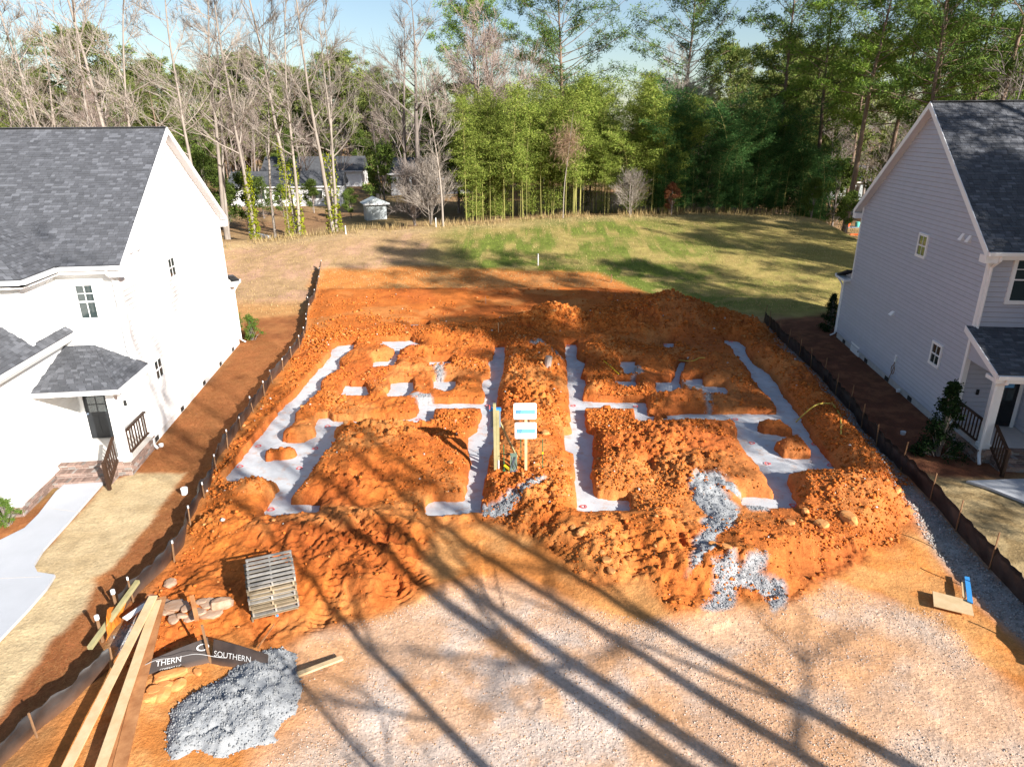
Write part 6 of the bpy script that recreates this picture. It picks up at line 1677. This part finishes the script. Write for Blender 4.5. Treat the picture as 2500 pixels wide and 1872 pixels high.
plant('evergreen_tree', LEAFY[2], mm('bark_grey', 'leaf'), (29.5, 13.2, 0), 'dense evergreen shading the grey house upper wall, out of frame', 'tree', None, 2, 1.45)

plant('evergreen_tree', LEAFY[2], mm('bark_grey', 'leaf'), (24, 18.3, 0), 'low evergreen shading the grey house front, out of frame', 'tree', None, 1, .8)
for (x, y, k, sc) in [(37, 40, 0, .8), (41, 37, 1, .75), (46, 36, 0, .85), (40, 46, 4, 1.3), (50, 50, 1, .8), (36, 45, 0, .7), (55, 34, 2, .9), (33, 48, 4, 1.2), (48, 26, 2, .9), (58, 48, 1, .9)]:
    plant('bare_tree', BARE[k], mm('bark_grey', 'bark_grey'), (x, y, 0), 'bare tree in the yard to the right, out of frame', 'tree', 'bare trees in the right-hand yard', x, sc)
# ------------------------------------------------------------------ neighbours' houses, shed and yard things
def simple_house(loc, ang, L, D, h, rise, wall, roof, label, wins=(), name='neighbour_house', gable_front=False, cat='house'):
    c, s = math.cos(ang), math.sin(ang); ox, oy, oz = loc
    def W(x, y, z): return (ox + x * c - y * s, oy + x * s + y * c, oz + z)
    root = empty(name, loc, label, cat)
    MB().box(-L / 2, L / 2, 0, D, -.3, h, W).build('wall', wall, root)
    e = .35
    if not gable_front:
        b = MB(); b.add([W(-L / 2 - e, -e, h - .1), W(L / 2 + e, -e, h - .1), W(L / 2 + e, D + e, h - .1), W(-L / 2 - e, D + e, h - .1), W(-L / 2 - e, D / 2, h + rise), W(L / 2 + e, D / 2, h + rise)], [(0, 1, 5, 4), (2, 3, 4, 5), (1, 2, 5), (3, 0, 4), (3, 2, 1, 0)])
    else:
        b = MB(); b.add([W(-L / 2 - e, -e, h - .1), W(L / 2 + e, -e, h - .1), W(L / 2 + e, D + e, h - .1), W(-L / 2 - e, D + e, h - .1), W(0, -e, h + rise), W(0, D + e, h + rise)], [(0, 4, 5, 3), (1, 2, 5, 4), (0, 1, 4), (2, 3, 5), (3, 2, 1, 0)])
    rf = b.build('roof', roof, root)
    MB().box(-L / 2 - e, L / 2 + e, -e - .06, -e - .005, h - .22, h - .04, W).build('fascia', M['far_white'], rf)
    MB().box(L * .1, L * .1 + .35, D * .35, D * .35 + .35, h + rise * .5, h + rise + .35, W).build('flue', M['vent'], rf)
    for (x0, x1, z0, z1) in wins:
        f = MB().box(x0 - .08, x1 + .08, -.05, -.002, z0 - .08, z1 + .08, W).build('window', M['far_white'], root)
        MB().box(x0, x1, -.065, -.052, z0, z1, W).build('pane', M['glass'], f)
    return root
def gnd(px, Y): q = at(px, Y); return q
simple_house(gnd(700, 98), .10, 15, 7, 2.7, 1.8, M['far_white'], M['far_roof'], 'long low white neighbour house behind ivy-clad trunks', [(3.2, 5.0, 1.0, 2.1), (-4, -2.8, 1.0, 2.1), (-.8, .4, 1.0, 2.1)])
simple_house(gnd(770, 132), .05, 18, 8, 2.8, 2.4, M['far_white'], M['far_roof'], 'white ranch house beyond the long low neighbour house', [(-1.5, .2, .9, 2.1), (2.5, 4.0, .9, 2.1), (-6, -4.5, .9, 2.1)])
simple_house(gnd(1055, 112), -.1, 13, 8, 3.2, 2.2, M['far_white'], M['far_roof'], 'white house glimpsed behind evergreens left of the bamboo', [(-3, -1.6, 1, 2.2), (1.5, 2.8, 1, 2.2)])
simple_house(gnd(2130, 118), -.2, 16, 8, 3.0, 2.4, M['shed_metal'], M['far_roof'], 'grey-roofed house glimpsed through the pines beside the grey house', [(-4, -2.6, 1, 2.2), (-1.5, .5, .2, 2.2), (3, 4.5, 1, 2.2)])
sh = simple_house(gnd(918, 80), .35, 2.3, 2.0, 1.9, .55, M['shed_metal'], M['shed_metal'], 'small pale garden shed under the leafless shrubs', (), 'garden_shed', True, 'shed')
def low_wall():
    a, b = GT(600, 578), GT(662, 585)
    root = empty('retaining_wall', a, 'low white block wall at the foot of the ivy-clad trunks', 'wall')
    d = Vector((b[0] - a[0], b[1] - a[1], 0)); L = 4.2; d.normalize()
    for r in range(3):
        for k in range(8):
            x0 = k * .55 + (.25 if r % 2 else 0); p = Vector(a) + Vector((0, 1.2, -.35)) + d * x0
            MB().bar(p + Vector((0, 0, r * .28)), p + d * .53 + Vector((0, 0, r * .28)), .25, .265).build('block', M['far_white'], root)
low_wall()
def wood_table():
    x, y, z = GT(2092, 575); y += 1.0; z = float(T(np.array(x), np.array(y)))
    root = empty('yard_table', (x, y, z), 'dark yard table beside the rear of the grey house', 'table')
    MB().box(x - 1.3, x + 1.3, y - .5, y + .5, z + .78, z + .84).build('tabletop', M['grey_metal'], root)
    for sx in (-1, 1):
        for sy_ in (-1, 1): MB().box(x + sx * 1.15 - .04, x + sx * 1.15 + .04, y + sy_ * .4 - .04, y + sy_ * .4 + .04, z - .1, z + .78).build('leg', M['vent'], root)
    for (dx, r, h, mt, lab) in ((-.75, .28, .75, 'red_plastic', 'red-orange barrel standing on the yard table'), (.35, .26, .55, 'teal_plastic', 'teal bin standing on the yard table')):
        b = MB(); b.tube([(x + dx, y, z + .842), (x + dx, y, z + .842 + h * .5), (x + dx, y, z + .842 + h * .92), (x + dx, y, z + .842 + h)], [r * .8, r, r * .95, r * .6], 12); o = b.build('barrel' if dx < 0 else 'bin', M[mt], off=(x + dx, y, z + .842)); o.location = (x + dx, y, z + .842); tag(o, lab, 'barrel' if dx < 0 else 'bin')
    pts = [(x - .9 + .28 * k, y - 1.2 + .12 * math.sin(k), z + .08) for k in range(9)]
    o = MB().tube(pts, .14, 6).build('mesh_roll', M['red_plastic'], off=pts[0]); o.location = pts[0]; tag(o, 'red mesh roll lying on the ground below the yard table', 'mesh roll')
wood_table()
def covered_car():
    x, y, z = gnd(2115, 96)
    n = 13; prof = [(-2.3, .35), (-2.25, .8), (-1.7, 1.0), (-1.0, 1.1), (-.5, 1.6), (.3, 1.72), (1.1, 1.65), (1.7, 1.15), (2.2, 1.0), (2.35, .6), (2.3, .3)]
    vs = []; m = len(prof)
    for (w, k) in ((-.95, .92), (-.75, 1.0), (0, 1.03), (.75, 1.0), (.95, .92)):
        for (a, h) in prof: vs.append((x + a, y + w, z + h * k - (.25 if abs(w) > .9 else 0)))
    b = MB(); b.add(vs, [(i * m + j, i * m + j + 1, (i + 1) * m + j + 1, (i + 1) * m + j) for i in range(4) for j in range(m - 1)])
    root = empty('covered_car', (x, y, z), 'parked car under a pale grey cover between the right-hand pines', 'car')
    b.build('cover', M['tarp'], root, smooth=True, fix=False)
    for a in (-1.5, 1.45):
        MB().tube([(x + a, y - .93, z + .3), (x + a, y - .75, z + .3)], .32, 14).build('wheel', M['black_cable'], root)
        MB().tube([(x + a, y + .75, z + .3), (x + a, y + .93, z + .3)], .32, 14).build('wheel', M['black_cable'], root)
covered_car()
